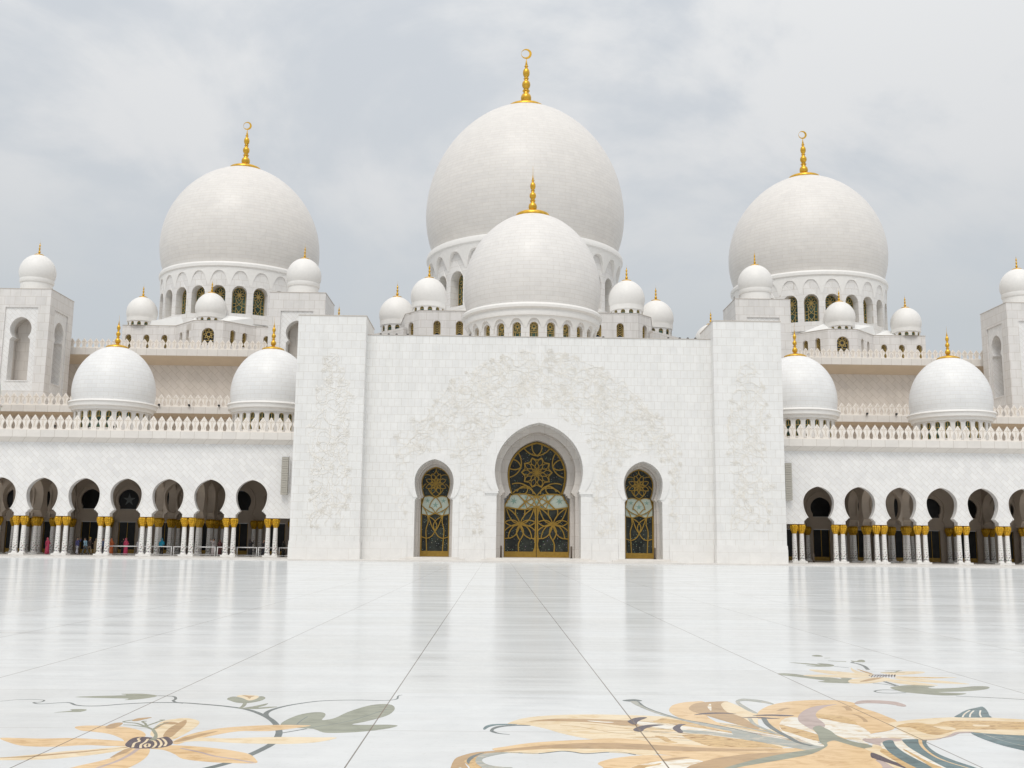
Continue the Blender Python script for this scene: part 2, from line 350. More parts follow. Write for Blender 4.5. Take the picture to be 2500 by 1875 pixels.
# ------------------------------------------------------------------ keyhole arches
def keyhole(cx, wb, zap, zw, wn, zn, wj, zb, lobes=3, n=14, seam=None):
    "outline from the bottom right corner over the pointed bulb to the bottom left corner"
    e = 0.22 * wb; Rr = wb + e; pm = math.acos(e / Rr); k = (zap - zw) / (Rr * math.sin(pm))
    right = [(wj, zb)]
    zj = zn - (wj - wn) * 1.05 if wj > wn else zn - 0.01
    if wj > wn + 0.02:
        right.append((wj, zj))
        for i in range(lobes):      # corbel lobes stepping in to the neck
            a = (wj + (wn - wj) * i / lobes, zj + (zn - zj) * i / lobes); b = (wj + (wn - wj) * (i + 1) / lobes, zj + (zn - zj) * (i + 1) / lobes)
            right += [(a[0] - 0.02 * (a[0] - b[0]), a[1] + 0.6 * (b[1] - a[1])), (a[0] + 0.5 * (b[0] - a[0]), a[1] + 0.93 * (b[1] - a[1])), b]
    else: right.append((wn, zn))
    th = math.acos(min(1, wn / wb)); vl = (zw - zn) / (wb * math.sin(th))
    for i in range(1, n // 2 + 1):
        a = -th + th * i / (n // 2); right.append((wb * math.cos(a), zw + vl * wb * math.sin(a)))
    for i in range(1, n + 1):
        a = pm * i / n; right.append((-e + Rr * math.cos(a), zw + k * Rr * math.sin(a)))
    right[-1] = (0, zap)
    return [(cx + x, z) for x, z in right] + [(cx - x, z) for x, z in reversed(right[:-1])]

# ------------------------------------------------------------------ portal
P = thing('entrance_portal', 'tall white marble entrance block with carved vines, flat top and two thicker end piers', 'portal', (X0, 94, 0))
XL, XR = -12.26, 20.01
outer = dict(wb=4.06, zap=12.8, zw=8.35, wn=3.65, zn=6.45, wj=3.86, zb=0.0)
side = dict(wb=1.79, zap=9.3, zw=7.26, wn=1.50, zn=5.78, wj=1.73, zb=0.0)
SD = 9.62
def wall_loop(xl, xr, z0, z1, arches):
    "single outline whose lower edge runs round the arch openings"
    out = [(xl, z1), (xl, z0)]
    for a in sorted(arches, key=lambda a: a[0][0]):
        out += list(reversed(a))
    return out + [(xr, z0), (xr, z1)]
doors = [keyhole(X0, **outer), keyhole(X0 - SD, **side), keyhole(X0 + SD, **side)]
mb = MB(); mb.slab([wall_loop(XL, XR, 0, 20.86, doors)], 95.1, 97.0)
mb.box(XL - 2, X0 - SD - 2.4, 97.0, 108, 0, 20.8); mb.box(X0 + SD + 2.4, XR + 2, 97.0, 108, 0, 20.8)
mb.box(X0 - SD - 2.4, X0 + SD + 2.4, 100.3, 108, 0, 20.8); mb.box(X0 - 10, X0 + 10, 108, 122, 0, 20.9)
mb.build('wall', M['portal'], P)
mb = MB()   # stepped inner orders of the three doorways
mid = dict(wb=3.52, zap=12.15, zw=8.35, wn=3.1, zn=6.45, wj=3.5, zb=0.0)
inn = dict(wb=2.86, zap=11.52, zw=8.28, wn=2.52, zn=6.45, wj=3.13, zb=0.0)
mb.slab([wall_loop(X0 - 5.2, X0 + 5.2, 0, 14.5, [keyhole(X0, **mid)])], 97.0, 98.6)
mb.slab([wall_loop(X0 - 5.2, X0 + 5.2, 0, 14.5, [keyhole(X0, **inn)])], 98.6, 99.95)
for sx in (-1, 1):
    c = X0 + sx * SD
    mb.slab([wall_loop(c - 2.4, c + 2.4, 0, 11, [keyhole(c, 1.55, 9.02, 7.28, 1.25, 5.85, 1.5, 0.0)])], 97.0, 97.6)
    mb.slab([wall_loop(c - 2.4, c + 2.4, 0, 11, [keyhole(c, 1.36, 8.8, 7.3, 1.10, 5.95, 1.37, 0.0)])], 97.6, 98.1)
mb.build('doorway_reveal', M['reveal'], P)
mb = MB()   # smooth raised bands round the openings
def band(c, d, g, y=95.03, zb=None):
    i = keyhole(c, **d); o = keyhole(c, d['wb'] + g, d['zap'] + g * 1.25, d['zw'], d['wn'] + g * 0.62, d['zn'], d['wn'] + g * 0.62, d['zn'] - 0.02, n=14)
    i2 = [p for p in i if p[1] >= d['zn'] - 1e-6]; o2 = [p for p in o if p[1] >= d['zn'] - 1e-6]
    mb.slab([i2 + list(reversed(o2))], y, 95.1)
band(X0, outer, 0.95); band(X0 - SD, side, 0.62); band(X0 + SD, side, 0.62)
for c, d, g in ((X0, outer, 1.0), (X0 - SD, side, 0.58), (X0 + SD, side, 0.58)):
    for s in (-1, 1): a, b = sorted((c + s * (d['wj'] + 0.004), c + s * (d['wj'] + g))); mb.box(a, b, 95.02, 95.1, 0, d['zn'] - 0.35)
for s in (-1, 1):
    a, b = sorted((X0 + s * 3.72, X0 + s * 4.95)); mb.box(a, b, 94.9, 95.1, 6.22, 6.44); a, b = sorted((X0 + s * 3.8, X0 + s * 4.85)); mb.box(a, b, 94.96, 95.1, 6.1, 6.216)
mb.build('arch_band', M['smooth'], P)
for xa, xb in ((-18.55, XL), (XR, 26.35)):
    mb = MB(); mb.box(xa, xb, 94, 100.1, 0, 22.4); o = mb.build('pier', M['pylon'], P)
    mb = MB(); mb.box(xa - 0.03, xb + 0.03, 93.97, 100.13, 22.404, 22.5); mb.build('coping', M['coping'], o)
mb = MB(); mb.box(XL + .035, XR - .035, 95.05, 108, 20.864, 20.93); mb.build('coping', M['coping'], P)
# plinth courses
for a, b, y in ((-18.62, XL + 0.07, 93.92), (XR - 0.07, 26.42, 93.92)):
    mb = MB(); mb.box(a, b, y, 100.2, 0, 1.40); mb.box(a + 0.02, b - 0.02, y + 0.02, 100.18, 1.40, 1.74); mb.build('plinth', M['smooth'], P)
for a, b in ((XL + 0.08, X0 - SD - 2.33), (X0 - SD + 2.33, X0 - 4.88), (X0 + 4.88, X0 + SD - 2.33), (X0 + SD + 2.33, XR - 0.08)):
    mb = MB(); mb.box(a, b, 95.02, 95.1, 0, 1.40); mb.box(a, b, 95.04, 95.1, 1.40, 1.74); mb.build('plinth', M['smooth'], P)
mb = MB()
for c, h in ((X0, 5.2), (X0 - SD, 2.9), (X0 + SD, 2.9)):
    mb.box(c - h, c + h, 94.3, 100, 0.1504, 0.27); mb.box(c - h + 0.5, c + h - 0.5, 94.75, 100, 0.2704, 0.40)
mb.build('step', M['step'], P)
# carved vines and flowers
def in_main(x, z):
    ax = abs(x)
    top = 19.6 - 0.045 * ax * ax if ax < 8 else 16.7 - (ax - 8) * 1.0
    if z > top or z < 2.6 or ax > 13.2: return False
    if ax > 12.2 and z > 12: return False
    if z < 9 and ax < 5.1: return False
    if math.hypot(ax, z - 8.4) < 5.15 or (ax < 4.6 and z < 13.6 and math.hypot(ax, (z - 8.4)) < 5.3): return False
    if ax < 1.6 and z < 14.4: return False
    if abs(ax - SD) < 2.5 and z < 7.5: return False
    if math.hypot(ax - SD, z - 7.4) < 2.65: return False
    return True
def in_pylon(c):
    def f(x, z):
        if z < 3.0 or z > 19.5: return False
        hw = 1.85 if z < 15 else 1.85 - (z - 15) * 0.33
        return abs(x - c + 0.25 * math.sin(z * 0.7)) < hw
    return f
def carve(name, test, bx, y, off, nv, seed):
    rnd = random.Random(seed); a = MB(); nfl = 0; g = 0
    while g < nv:
        x = rnd.uniform(bx[0], bx[1]); z = rnd.uniform(bx[2], bx[3])
        if not test(x, z): continue
        g += 1; th = rnd.uniform(0, 2 * PI); k = rnd.uniform(-0.5, 0.5); pts = [(x, z)]
        for i in range(rnd.randint(6, 15)):
            th += k + rnd.uniform(-0.35, 0.35)
            if rnd.random() < 0.12: k = -k
            x += 0.2 * math.cos(th); z += 0.2 * math.sin(th)
            if not test(x, z): break
            pts.append((x, z))
            if rnd.random() < 0.30:     # leaf on the stem
                t2 = th + rnd.choice((-1, 1)) * rnd.uniform(0.6, 1.2); l = rnd.uniform(0.16, 0.34); w2 = l * 0.26
                jj = rnd.uniform(0, .014); c, s = math.cos(t2), math.sin(t2)
                lf = [(0, 0), (l * 0.35, w2), (l * 0.75, w2 * 0.8), (l, 0), (l * 0.7, -w2 * 0.8), (l * 0.3, -w2)]
                a.slab([[(off + x + p * c - q * s, z + p * s + q * c) for p, q in lf]], y - 0.008 - jj, y + 0.01, mi=1, back=False)
        if len(pts) > 3: a.ribbon([(off + p[0], p[1]) for p in cr(pts, 2)], 0.017, y - 0.010 - rnd.uniform(0, .012), y + 0.01)
        if rnd.random() < 0.20:         # open flower
            fx, fz = pts[-1]; rr = rnd.uniform(0.16, 0.34); npz = rnd.choice((5, 6)); t0 = rnd.uniform(0, PI)
            for q in range(npz):
                t2 = t0 + 2 * PI * q / npz; pp = []
                for j in range(7):
                    t = j / 6; r2 = rr * (0.15 + 0.85 * math.sin(PI * t) ** 0.7); tt = t2 + (t - 0.5) * 1.15
                    pp.append((off + fx + r2 * math.cos(tt), fz + r2 * math.sin(tt)))
                a.ribbon(pp, 0.013, y - 0.010 - rnd.uniform(0, .014), y + 0.01, closed=True)
    return a.build(name, [M['carve'], M['carve_leaf']], P, fix=False)
carve('relief_carving', in_main, (-13.2, 13.2, 2.6, 19.6), 95.1, X0, 620, 1)
carve('relief_carving', in_pylon(-15.2), (-17.5, -13, 3, 19.5), 94.0, 0, 150, 2)
carve('relief_carving', in_pylon(23.15), (20.5, 25.5, 3, 19.5), 94.0, 0, 150, 3)
# doors
def petal(cx, cz, th, r0, r1, wd, n=9):
    c, s = math.cos(th), math.sin(th); a = []
    for i in range(n + 1):
        t = i / n; a.append((r0 + (r1 - r0) * t, wd * math.sin(PI * t)))
    b = [(p, -q) for p, q in reversed(a[1:-1])]
    return [(cx + p * c - q * s, cz + p * s + q * c) for p, q in a + b]
def arc(p, q, h, n=8):
    "curve from p to q bowed sideways by h"
    dx, dz = q[0] - p[0], q[1] - p[1]; l = math.hypot(dx, dz); out = []
    for i in range(n + 1):
        t = i / n; b = 4 * h * t * (1 - t); out.append((p[0] + dx * t - dz / l * b, p[1] + dz * t + dx / l * b))
    return out
def star(cx, cz, r, n=6, r2=0.35, t0=0.3):
    return [(cx + (r if i % 2 == 0 else r * r2) * math.cos(t0 + PI * i / n), cz + (r if i % 2 == 0 else r * r2) * math.sin(t0 + PI * i / n)) for i in range(2 * n)]
def main_door():
    c = X0; y0, y1 = 99.86, 99.96
    gl = MB(); gl.slab([keyhole(c, 2.9, 11.55, 8.28, 2.56, 6.4, 2.56, 6.3)], 100.0, 100.05); gl.box(c - 3.13, c + 3.13, 100.0, 100.05, 0.4, 5.15)
    D = gl.build('main_door', M['doorglass'], P)
    m = MB()
    gb = dict(wb=2.74, zap=11.36, zw=8.28, wn=2.42, zn=6.45, wj=2.42, zb=6.3)
    k = [p for p in keyhole(c, **gb)]; m.ribbon(k, 0.085, y0, y1)
    fz = 8.5
    for i in range(10): m.ribbon(petal(c, fz, PI / 2 + i * PI / 5, 0.0, 0.98, 0.20), 0.032, y0, y1, closed=True)
    for i in range(10): m.ribbon(petal(c, fz, PI / 2 + (i + .5) * PI / 5, 0.62, 1.42, 0.24), 0.036, y0, y1, closed=True)
    ring = []
    for i in range(10):
        a = PI / 2 + (i + 0.5) * PI / 5; ring += [(c + 1.50 * math.cos(a), fz + 1.50 * math.sin(a)), (c + 1.20 * math.cos(a + PI / 10), fz + 1.20 * math.sin(a + PI / 10))]
    m.ribbon(ring, 0.045, y0, y1, closed=True)
    for i in range(5):      # five outer blossoms whose petals run to the frame
        a = PI / 2 + i * 2 * PI / 5; px, pz = c + 1.62 * math.cos(a), fz + 1.62 * math.sin(a)
        for dth, ln in ((-1.02, 1.55), (-0.42, 1.15), (0.42, 1.15), (1.02, 1.55)):
            q = (px + ln * math.cos(a + dth), pz + ln * math.sin(a + dth)); r = math.hypot(q[0] - c, (q[1] - 8.5))
            lim = 2.66 if q[1] < 9.3 else 2.66 + (q[1] - 9.3) * 0.1
            if r > lim: q = (c + (q[0] - c) * lim / r, 8.5 + (q[1] - 8.5) * lim / r)
            q = (q[0], max(q[1], 6.42)); m.ribbon(arc((px, pz), q, 0.18 * (1 if dth > 0 else -1)), 0.055, y0, y1)
    for s in (-1, 1):
        m.ribbon(arc((c + s * 0.9, 7.05), (c, 6.2), s * -0.1), 0.05, y0, y1); m.ribbon(arc((c + s * 0.95, 7.0), (c + s * 2.3, 6.5), s * 0.2), 0.05, y0, y1)
    m.build('lattice', M['brass'], D)
    b = MB()    # pale floral band between fanlight and leaves
    top = cr([(c - 2.45, 6.34), (c - 1.6, 6.42), (c - 0.7, 6.36), (c, 6.16), (c + 0.7, 6.36), (c + 1.6, 6.42), (c + 2.45, 6.34)], 4)
    sidel = [(c - 2.62, 6.1), (c - 2.66, 5.9), (c - 2.82, 5.82), (c - 2.86, 5.6), (c - 3.0, 5.5), (c - 3.08, 5.2)]
    bot = cr([(c + 3.08, 5.16), (c + 1.7, 4.98), (c + 0.8, 4.98), (c, 5.16), (c - 0.8, 4.98), (c - 1.7, 4.98), (c - 3.08, 5.16)], 4)
    outl = top + [(2 * c - x, z) for x, z in sidel] + bot + list(reversed(sidel))
    b.slab([outl], 99.97, 99.995); B = b.build('floral_band', M['milk'], D)
    m = MB(); m.ribbon(outl, 0.06, y0, y1 - 0.0, closed=True)
    for s in (-1, 1):
        m.ribbon(arc((c + s * 0.0, 6.14), (c + s * 1.75, 5.02), s * 0.16), 0.05, y0, y1); m.ribbon(arc((c, 5.18), (c + s * 1.8, 6.38), s * -0.16), 0.05, y0, y1)
        m.ribbon(arc((c + s * 0.85, 6.36), (c + s * 0.85 - s * .85, 5.2), s * -0.12), 0.045, y0, y1); m.ribbon(arc((c + s * 0.95, 5.0), (c + s * 0.75 - s * .7, 6.1), s * 0.12), 0.045, y0, y1)
        m.ribbon(arc((c + s * 0.8, 6.36), (c + s * 1.7, 5.05), s * -0.14), 0.045, y0, y1); m.ribbon(arc((c + s * 0.9, 5.0), (c + s * 1.85, 6.38), s * 0.14), 0.045, y0, y1)
    m.build('band_lattice', M['brass'], D)
    m = MB()
    for sx, sz, r in ((-2.2, 5.75, .38), (2.2, 5.75, .38), (-1.05, 6.1, .2), (1.05, 6.1, .2), (-1.25, 5.25, .22), (1.25, 5.25, .22), (0, 5.65, .26), (-.5, 5.2, .14), (.5, 5.2, .14)):
        m.slab([star(c + sx, sz, r)], 99.955, 99.968)
    m.build('glass_star', M['milkstar'], D)
    for s in (-1, 1):       # two leaves, each with a tall eight petalled flower
        lf = MB(); xa, xb = sorted((c + s * 0.03, c + s * 3.1))
        lf.box(xa, xb, y0, y1, 0.40, 0.94)
        for x in (c + s * 0.03, c + s * 3.02): a, e = sorted((x, x + s * 0.09)); lf.box(a, e, y0 - 0.01, y1, 0.94, 5.1)
        st = [(0.34, 0.94), (0.2, 1.3), (0.16, 1.7), (0.24, 2.1), (0.17, 2.6), (0.15, 4.3), (0.24, 4.75), (0.2, 5.1)]
        lf.slab([[(c + s * 0.035, 0.945)] + [(c + s * p, q) for p, q in st] + [(c + s * 0.035, 5.1)]], y0 + 0.004, y1)
        fx, fz2 = c + s * 1.58, 3.55
        lf.ribbon(cr([(fx + s * 0.12, 0.94), (fx + s * 0.14, 1.6), (fx - s * .02, 2.05)], 4), 0.06, y0, y1)
        lf.ribbon(petal(fx, fz2, -PI / 2, 0, 1.55, 0.33), 0.055, y0, y1, closed=True)
        for t in (-1, 1):
            lf.ribbon(cr([(fx, fz2), (fx + t * 0.55, fz2 - .18), (fx + t * 0.98, fz2 - 0.72), (fx + t * 1.08, fz2 - 1.35), (fx + t * 0.5, fz2 - 1.1), (fx + t * 0.16, fz2 - 0.55), (fx, fz2)], 4), 0.05, y0, y1)
            lf.ribbon([(max(min(p[0], xb - .05), xa + .05), p[1]) for p in arc((fx, fz2), (fx + t * 1.45, fz2 - 0.62), 0.16 * t)], 0.05, y0, y1)
            lf.ribbon([(max(min(p[0], xb - .05), xa + .05), p[1]) for p in petal(fx, fz2, (0.12 if t > 0 else PI - 0.12), 0, 1.5, 0.28)], 0.05, y0, y1, closed=True)
            lf.ribbon([(max(min(p[0], xb - .05), xa + .05), p[1]) for p in cr([(fx, fz2), (fx + t * 0.62, fz2 + .18), (fx + t * 1.05, fz2 + .75), (fx + t * 1.28, fz2 + 1.5), (fx + t * 0.7, fz2 + 1.12), (fx + t * 0.26, fz2 + .6), (fx, fz2)], 4)], 0.05, y0, y1)
            lf.ribbon(arc((fx + t * 0.22, fz2 + .5), (fx + t * 0.42, fz2 + 1.45), -0.12 * t), 0.05, y0, y1)
            lf.ribbon([(max(min(p[0], xb - .05), xa + .05), p[1]) for p in arc((fx + t * 1.08, fz2 - 1.35), (fx + t * 1.5, fz2 - 1.4), 0)], 0.05, y0, y1)
        lf.build('door_leaf', M['brass'], D)
main_door()
def side_door(c):
    y0, y1 = 98.02, 98.1
    gl = MB(); gl.slab([keyhole(c, 1.40, 8.84, 7.3, 1.16, 5.95, 1.40, 0.40)], 98.12, 98.17); D = gl.build('side_door', M['doorglass'], P)
    m = MB(); m.ribbon(keyhole(c, 1.33, 8.74, 7.3, 1.06, 5.95, 1.34, 0.42), 0.05, y0, y1)
    fz = 7.2
    for i in range(8): m.ribbon(petal(c, fz, PI / 2 + i * PI / 4, 0, 0.62, 0.17), 0.03, y0, y1, closed=True)
    for i in range(8): m.ribbon(petal(c, fz, PI / 2 + (i + .5) * PI / 4, 0.3, 1.02, 0.2), 0.035, y0, y1, closed=True)
    for s in (-1, 1):
        m.ribbon(arc((c, 6.0), (c + s * 0.7, 6.75), s * -0.12), 0.04, y0, y1); m.ribbon(arc((c + s * 0.4, 7.9), (c + s * 1.1, 8.0), s * 0.1), 0.035, y0, y1)
        m.ribbon(arc((c + s * 0.9, 7.2), (c + s * 1.3, 6.7), s * 0.06), 0.035, y0, y1); m.ribbon(arc((c + s * .25, 8.1), (c, 8.65), s * 0.08), 0.035, y0, y1)
    m.build('lattice', M['brass'], D)
    b = MB(); outl = cr([(c - 1.1, 5.95), (c - .55, 6.05), (c, 5.9), (c + .55, 6.05), (c + 1.1, 5.95)], 3) + [(c + 1.2, 5.5), (c + 1.32, 5.1), (c + 1.32, 4.4)] + cr([(c + 1.3, 4.36), (c + .6, 4.22), (c, 4.4), (c - .6, 4.22), (c - 1.3, 4.36)], 3) + [(c - 1.32, 5.1), (c - 1.2, 5.5)]
    b.slab([outl], 98.105, 98.118); b.build('floral_band', M['milk'], D)
    m = MB(); m.ribbon(outl, 0.04, y0, y1, closed=True)
    for s in (-1, 1):
        m.ribbon(arc((c, 5.92), (c + s * 0.58, 4.95), s * 0.12), 0.04, y0, y1); m.ribbon(arc((c, 4.4), (c + s * 1.28, 5.15), s * -0.12), 0.04, y0, y1)
        m.ribbon(arc((c, 4.42), (c + s * .6, 5.05), s * 0.1), 0.04, y0, y1); m.ribbon(arc((c + s * 1.28, 5.15), (c + s * 0.75, 4.25), s * -0.06), 0.04, y0, y1)
    m.build('band_lattice', M['brass'], D)
    m = MB()
    for sx, sz, r in ((0, 5.2, .3), (-.75, 5.6, .25), (.75, 5.6, .25), (-.65, 4.6, .2), (.65, 4.6, .2)): m.slab([star(c + sx, sz, r, 5)], 98.095, 98.103)
    m.build('glass_star', M['milkstar'], D)
    m = MB(); m.box(c - 1.3, c + 1.3, y0 + .003, y1, 0.404, 0.92)
    for s in (-1, 1):
        m.ribbon(cr([(c + s * .74, 0.92), (c + s * .8, 2.0), (c + s * .84, 2.9), (c + s * .66, 3.6), (c + s * .72, 4.2)], 4), 0.045, y0, y1)
        m.ribbon(cr([(c + s * .66, 4.2), (c + s * .3, 3.2), (c, 2.75), (c - s * 0.3, 2.3), (c - s * .75, 2.1), (c - s * 1.3, 2.25)], 4), 0.042, y0, y1)
        m.ribbon(cr([(c + s * .7, 4.2), (c + s * .1, 3.8), (c - s * .17, 3.3), (c, 2.75)], 4), 0.042, y0, y1)
        a, e = sorted((c + s * 1.3, c + s * 1.24)); m.box(a, e, y0, y1, .92, 4.3)
    m.build('door_leaf', M['brass'], D)
side_door(X0 - SD); side_door(X0 + SD)

# ------------------------------------------------------------------ domes
def finial(mb, X, Y, z, s, rp, thick=0.0, spike=True, surf=None, zs=1.15):
    "gilded finial: plate lying on the dome, cone, three bulbs with collars, spike"
    surf = surf or (lambda r: z)
    t = 0.10 * s + thick * 0.6
    p = [(rp * 0.97, surf(rp) - 0.05 * s - thick * 0.3), (rp * 1.01, surf(rp) - 0.02), (rp * 1.015, surf(rp) + t * .6), (rp * .97, surf(rp) + t * 1.2)] + [(rp * q, surf(rp * q) + t * (1.25 + (1 - q) * .6)) for q in (.8, .62, .46)]
    z = surf(0.001) - 0.25 * s; Z = s * zs
    def bulb(zc, r, h, n=7, a0=-1.1, a1=1.1):
        return [(r * math.cos(a0 + (a1 - a0) * i / n), z + Z * zc + h * zs * math.sin(a0 + (a1 - a0) * i / n)) for i in range(n + 1)]
    S = s
    p += [(1.0 * S, max(z + .48 * Z, p[-1][1] + .02)), (0.66 * S, z + 0.85 * Z)] + bulb(1.65, .80 * S, .80 * S) + [(0.42 * S, z + 2.45 * Z)] + bulb(2.68, .56 * S, .16 * S, 4) + [(.40 * S, z + 2.9 * Z)] + bulb(3.55, .63 * S, .66 * S) + [(.30 * S, z + 4.2 * Z)] + bulb(4.4, .42 * S, .12 * S, 4) + [(.28 * S, z + 4.6 * Z)] + bulb(5.2, .52 * S, .72 * S, 8) + [(.2 * S, z + 5.95 * Z)] + bulb(6.12, .32 * S, .1 * S, 4) + [(.2 * S, z + 6.3 * Z), (.10 * S, z + 6.75 * Z), (.035 * S, z + 7.2 * Z)]
    if spike: p += [(0.02 * S, z + 8.3 * Z), (0.001, z + 8.8 * Z)]
    mb.lathe(p, X, Y, 20 if s < 0.3 else 36)
    return z + 7.2 * Z
def shell_prof(Rr, zm, H, tip, zb, n=34):
    a0 = -math.asin(min(0.9, (zm - zb) / Rr)); out = []
    for i in range(n + 1):
        a = a0 + (PI / 2 - a0) * i / n; s = math.sin(a); out.append((max(Rr * math.cos(a), 0.001), zm + (H * s if a > 0 else Rr * s) + tip * Rr * max(0, s) ** 6))
    return out
def zat(prof, r):
    for i in range(len(prof) - 1, 0, -1):
        if prof[i - 1][0] >= r >= prof[i][0] and prof[i - 1][0] > prof[i][0]:
            t = (r - prof[i][0]) / (prof[i - 1][0] - prof[i][0]); return prof[i][1] + t * (prof[i - 1][1] - prof[i][1])
    return prof[-1][1]
def arch_win(hw, z0, z1, n=8):
    return [(hw, z0)] + [(hw * math.cos(PI * i / n), z1 - hw + hw * math.sin(PI * i / n)) for i in range(n + 1)] + [(-hw, z0)]
def lattice(mb, hw, z0, z1, mp, w, kind):
    d0, d1 = 0.0, 0.05; H = z1 - z0
    mb.ribbon(arch_win(hw * 0.93, z0 + 0.04, z1 - hw * .07, 8), w * 1.1, d0, d1, mp, closed=True)
    if kind == 'tall':
        cz = z1 - hw * 1.05
        for i in range(8): mb.ribbon(petal(0, cz, PI / 2 + i * PI / 4, 0.0, hw * .88, hw * .2, 5), w, d0, d1, mp, closed=True)
        for s in (-1, 1): mb.ribbon([(s * hw * .45, z0), (s * hw * .45, cz - hw * .5)], w, d0, d1, mp)
        k = max(2, int((cz - hw - z0) / (hw * 0.95))); st = (cz - hw * .7 - z0) / k
        for i in range(k):
            zz = z0 + i * st
            for s in (-1, 1): mb.ribbon(arc((s * hw * .95, zz), (-s * hw * .45, zz + st), s * .25 * hw, 4), w, d0, d1, mp)
            mb.ribbon([(-hw * .93, zz + st * .5), (-hw * .45, zz + st * .5)], w, d0, d1, mp); mb.ribbon([(hw * .45, zz + st * .5), (hw * .93, zz + st * .5)], w, d0, d1, mp)
    elif kind == 'star':
        cz = z1 - hw * 1.0
        for i in range(8):
            a = PI / 2 + i * PI / 4; b = a + PI * 3 / 4
            mb.ribbon([(hw * .88 * math.cos(a), cz + hw * .88 * math.sin(a)), (hw * .88 * math.cos(b), cz + hw * .88 * math.sin(b))], w, d0, d1, mp)
        mb.ribbon([(-hw * .93, cz - hw), (hw * .93, cz - hw)], w, d0, d1, mp)
        for s in (-1, 1): mb.ribbon(arc((0, cz - hw * 1.5), (s * hw * .93, cz - hw * 1.35), s * .1 * hw, 4), w, d0, d1, mp); mb.ribbon([(s * hw * .5, z0), (s * hw * .5, cz - hw * 1.3)], w, d0, d1, mp)
    elif kind == 'scale':
        k = max(3, int(H / (hw * .95))); st = H / k
        for i in range(k):
            zz = z0 + i * st
            for s in (-1, 1):
                h2 = hw * .9 if zz + st < z1 - hw * .5 else hw * .5
                mb.ribbon(arc((s * h2, zz), (0, zz + st * .95), s * -.15 * hw, 4), w, d0, d1, mp)
                mb.ribbon(arc((s * h2, zz + st * .5), (0, min(zz + st * 1.45, z1 - .05)), s * -.15 * hw, 4), w * .8, d0, d1, mp)
    elif kind == 'bar':
        mb.ribbon([(-hw * .93, z0 + H * .66), (hw * .93, z0 + H * .66)], w, d0, d1, mp); mb.ribbon([(0, z0 + H * .66), (0, z1)], w, d0, d1, mp)
def drum_with_windows(D, X, Y, Rd, z0, z1, nw, hw, wz0, wz1, depth, kind, phase=0.0, matd='drum', glassm='winglass', lw=0.035, corbel=None, bwin=None):
    "bay by bay cylinder wall with arched openings, glazing set back; windows only on the half towards the courtyard"
    da = 2 * PI / nw
    def mpf(rot): return lambda u, z, d: (X + (Rd - d) * math.sin(u / Rd + rot), Y - (Rd - d) * math.cos(u / Rd + rot), z)
    mb = MB(); hb = Rd * da / 2
    for k in range(nw):
        rot = phase + k * da
        if math.cos(rot) < -0.15:
            mb.lathe([(Rd, z0), (Rd, z1)], X, Y, 2, rot - da / 2, rot + da / 2); continue
        o = [(-hb, z0), (-hw, z0), (hw, z0), (hb, z0), (hb, (z0 + z1) / 2), (hb, z1), (hw, z1), (0, z1), (-hw, z1), (-hb, z1), (-hb, (z0 + z1) / 2)]
        mb.slab([o, arch_win(hw, wz0, wz1)], 0, depth, mpf(rot), back=False)
    dr = mb.build('drum', M[matd], D)
    if corbel:
        cz0, cz1, out, aw = corbel; mb = MB()
        for k in range(nw):
            rot = phase + k * da
            if math.cos(rot) < -0.15: continue
            m = lambda u, z, d, rot=rot: (X + (Rd + (out * max(0.04, (z - cz0) / (cz1 - cz0)) ** 0.8 if d == 0 else -0.02)) * math.sin(u / Rd + rot), Y - (Rd + (out * max(0.04, (z - cz0) / (cz1 - cz0)) ** 0.8 if d == 0 else -0.02)) * math.cos(u / Rd + rot), z)
            hh = cz1 - cz0; top = cz0 + hh * 0.80; a = [(hb * aw, cz0)]
            for i in range(1, 9):
                t = i / 8; a.append((hb * aw * (1 - t) ** 0.75 if i < 8 else 0, cz0 + (top - cz0) * (1 - (1 - t) ** 2.0)))
            left = [(-p[0], p[1]) for p in reversed(a[:-1])]
            mb.slab([[(hb, cz1), (hb, cz0)] + a + left + [(-hb, cz0), (-hb, cz1), (-hb * .5, cz1), (0, cz1), (hb * .5, cz1)]], 0, 1, m, back=False)
        mb.build('corbel_arches', M['ring'], D)
    # one window, then rotated copies
    m0 = lambda u, z, d: (X + (Rd - d) * math.sin(u / Rd), Y - (Rd - d) * math.cos(u / Rd), z)
    mm = lambda u, z, d: m0(u, z, depth - 0.06 + d)
    first = None
    for k in range(nw):
        rot = phase + k * da; rot = (rot + PI) % (2 * PI) - PI
        if math.cos(rot) < -0.05: continue
        if first is None:
            g = MB(); g.slab([arch_win(hw + 0.02, wz0 - 0.02, wz1 + 0.02)], depth, depth + 0.04, m0); first = g.build('window', M[glassm], D)
            l = MB(); lattice(l, hw, wz0, wz1, mm, lw, kind); l.build('lattice', M['lattice'], first); first.rotation_euler = (0, 0, rot)
        else: dup(first, D, rz=rot)
    return dr
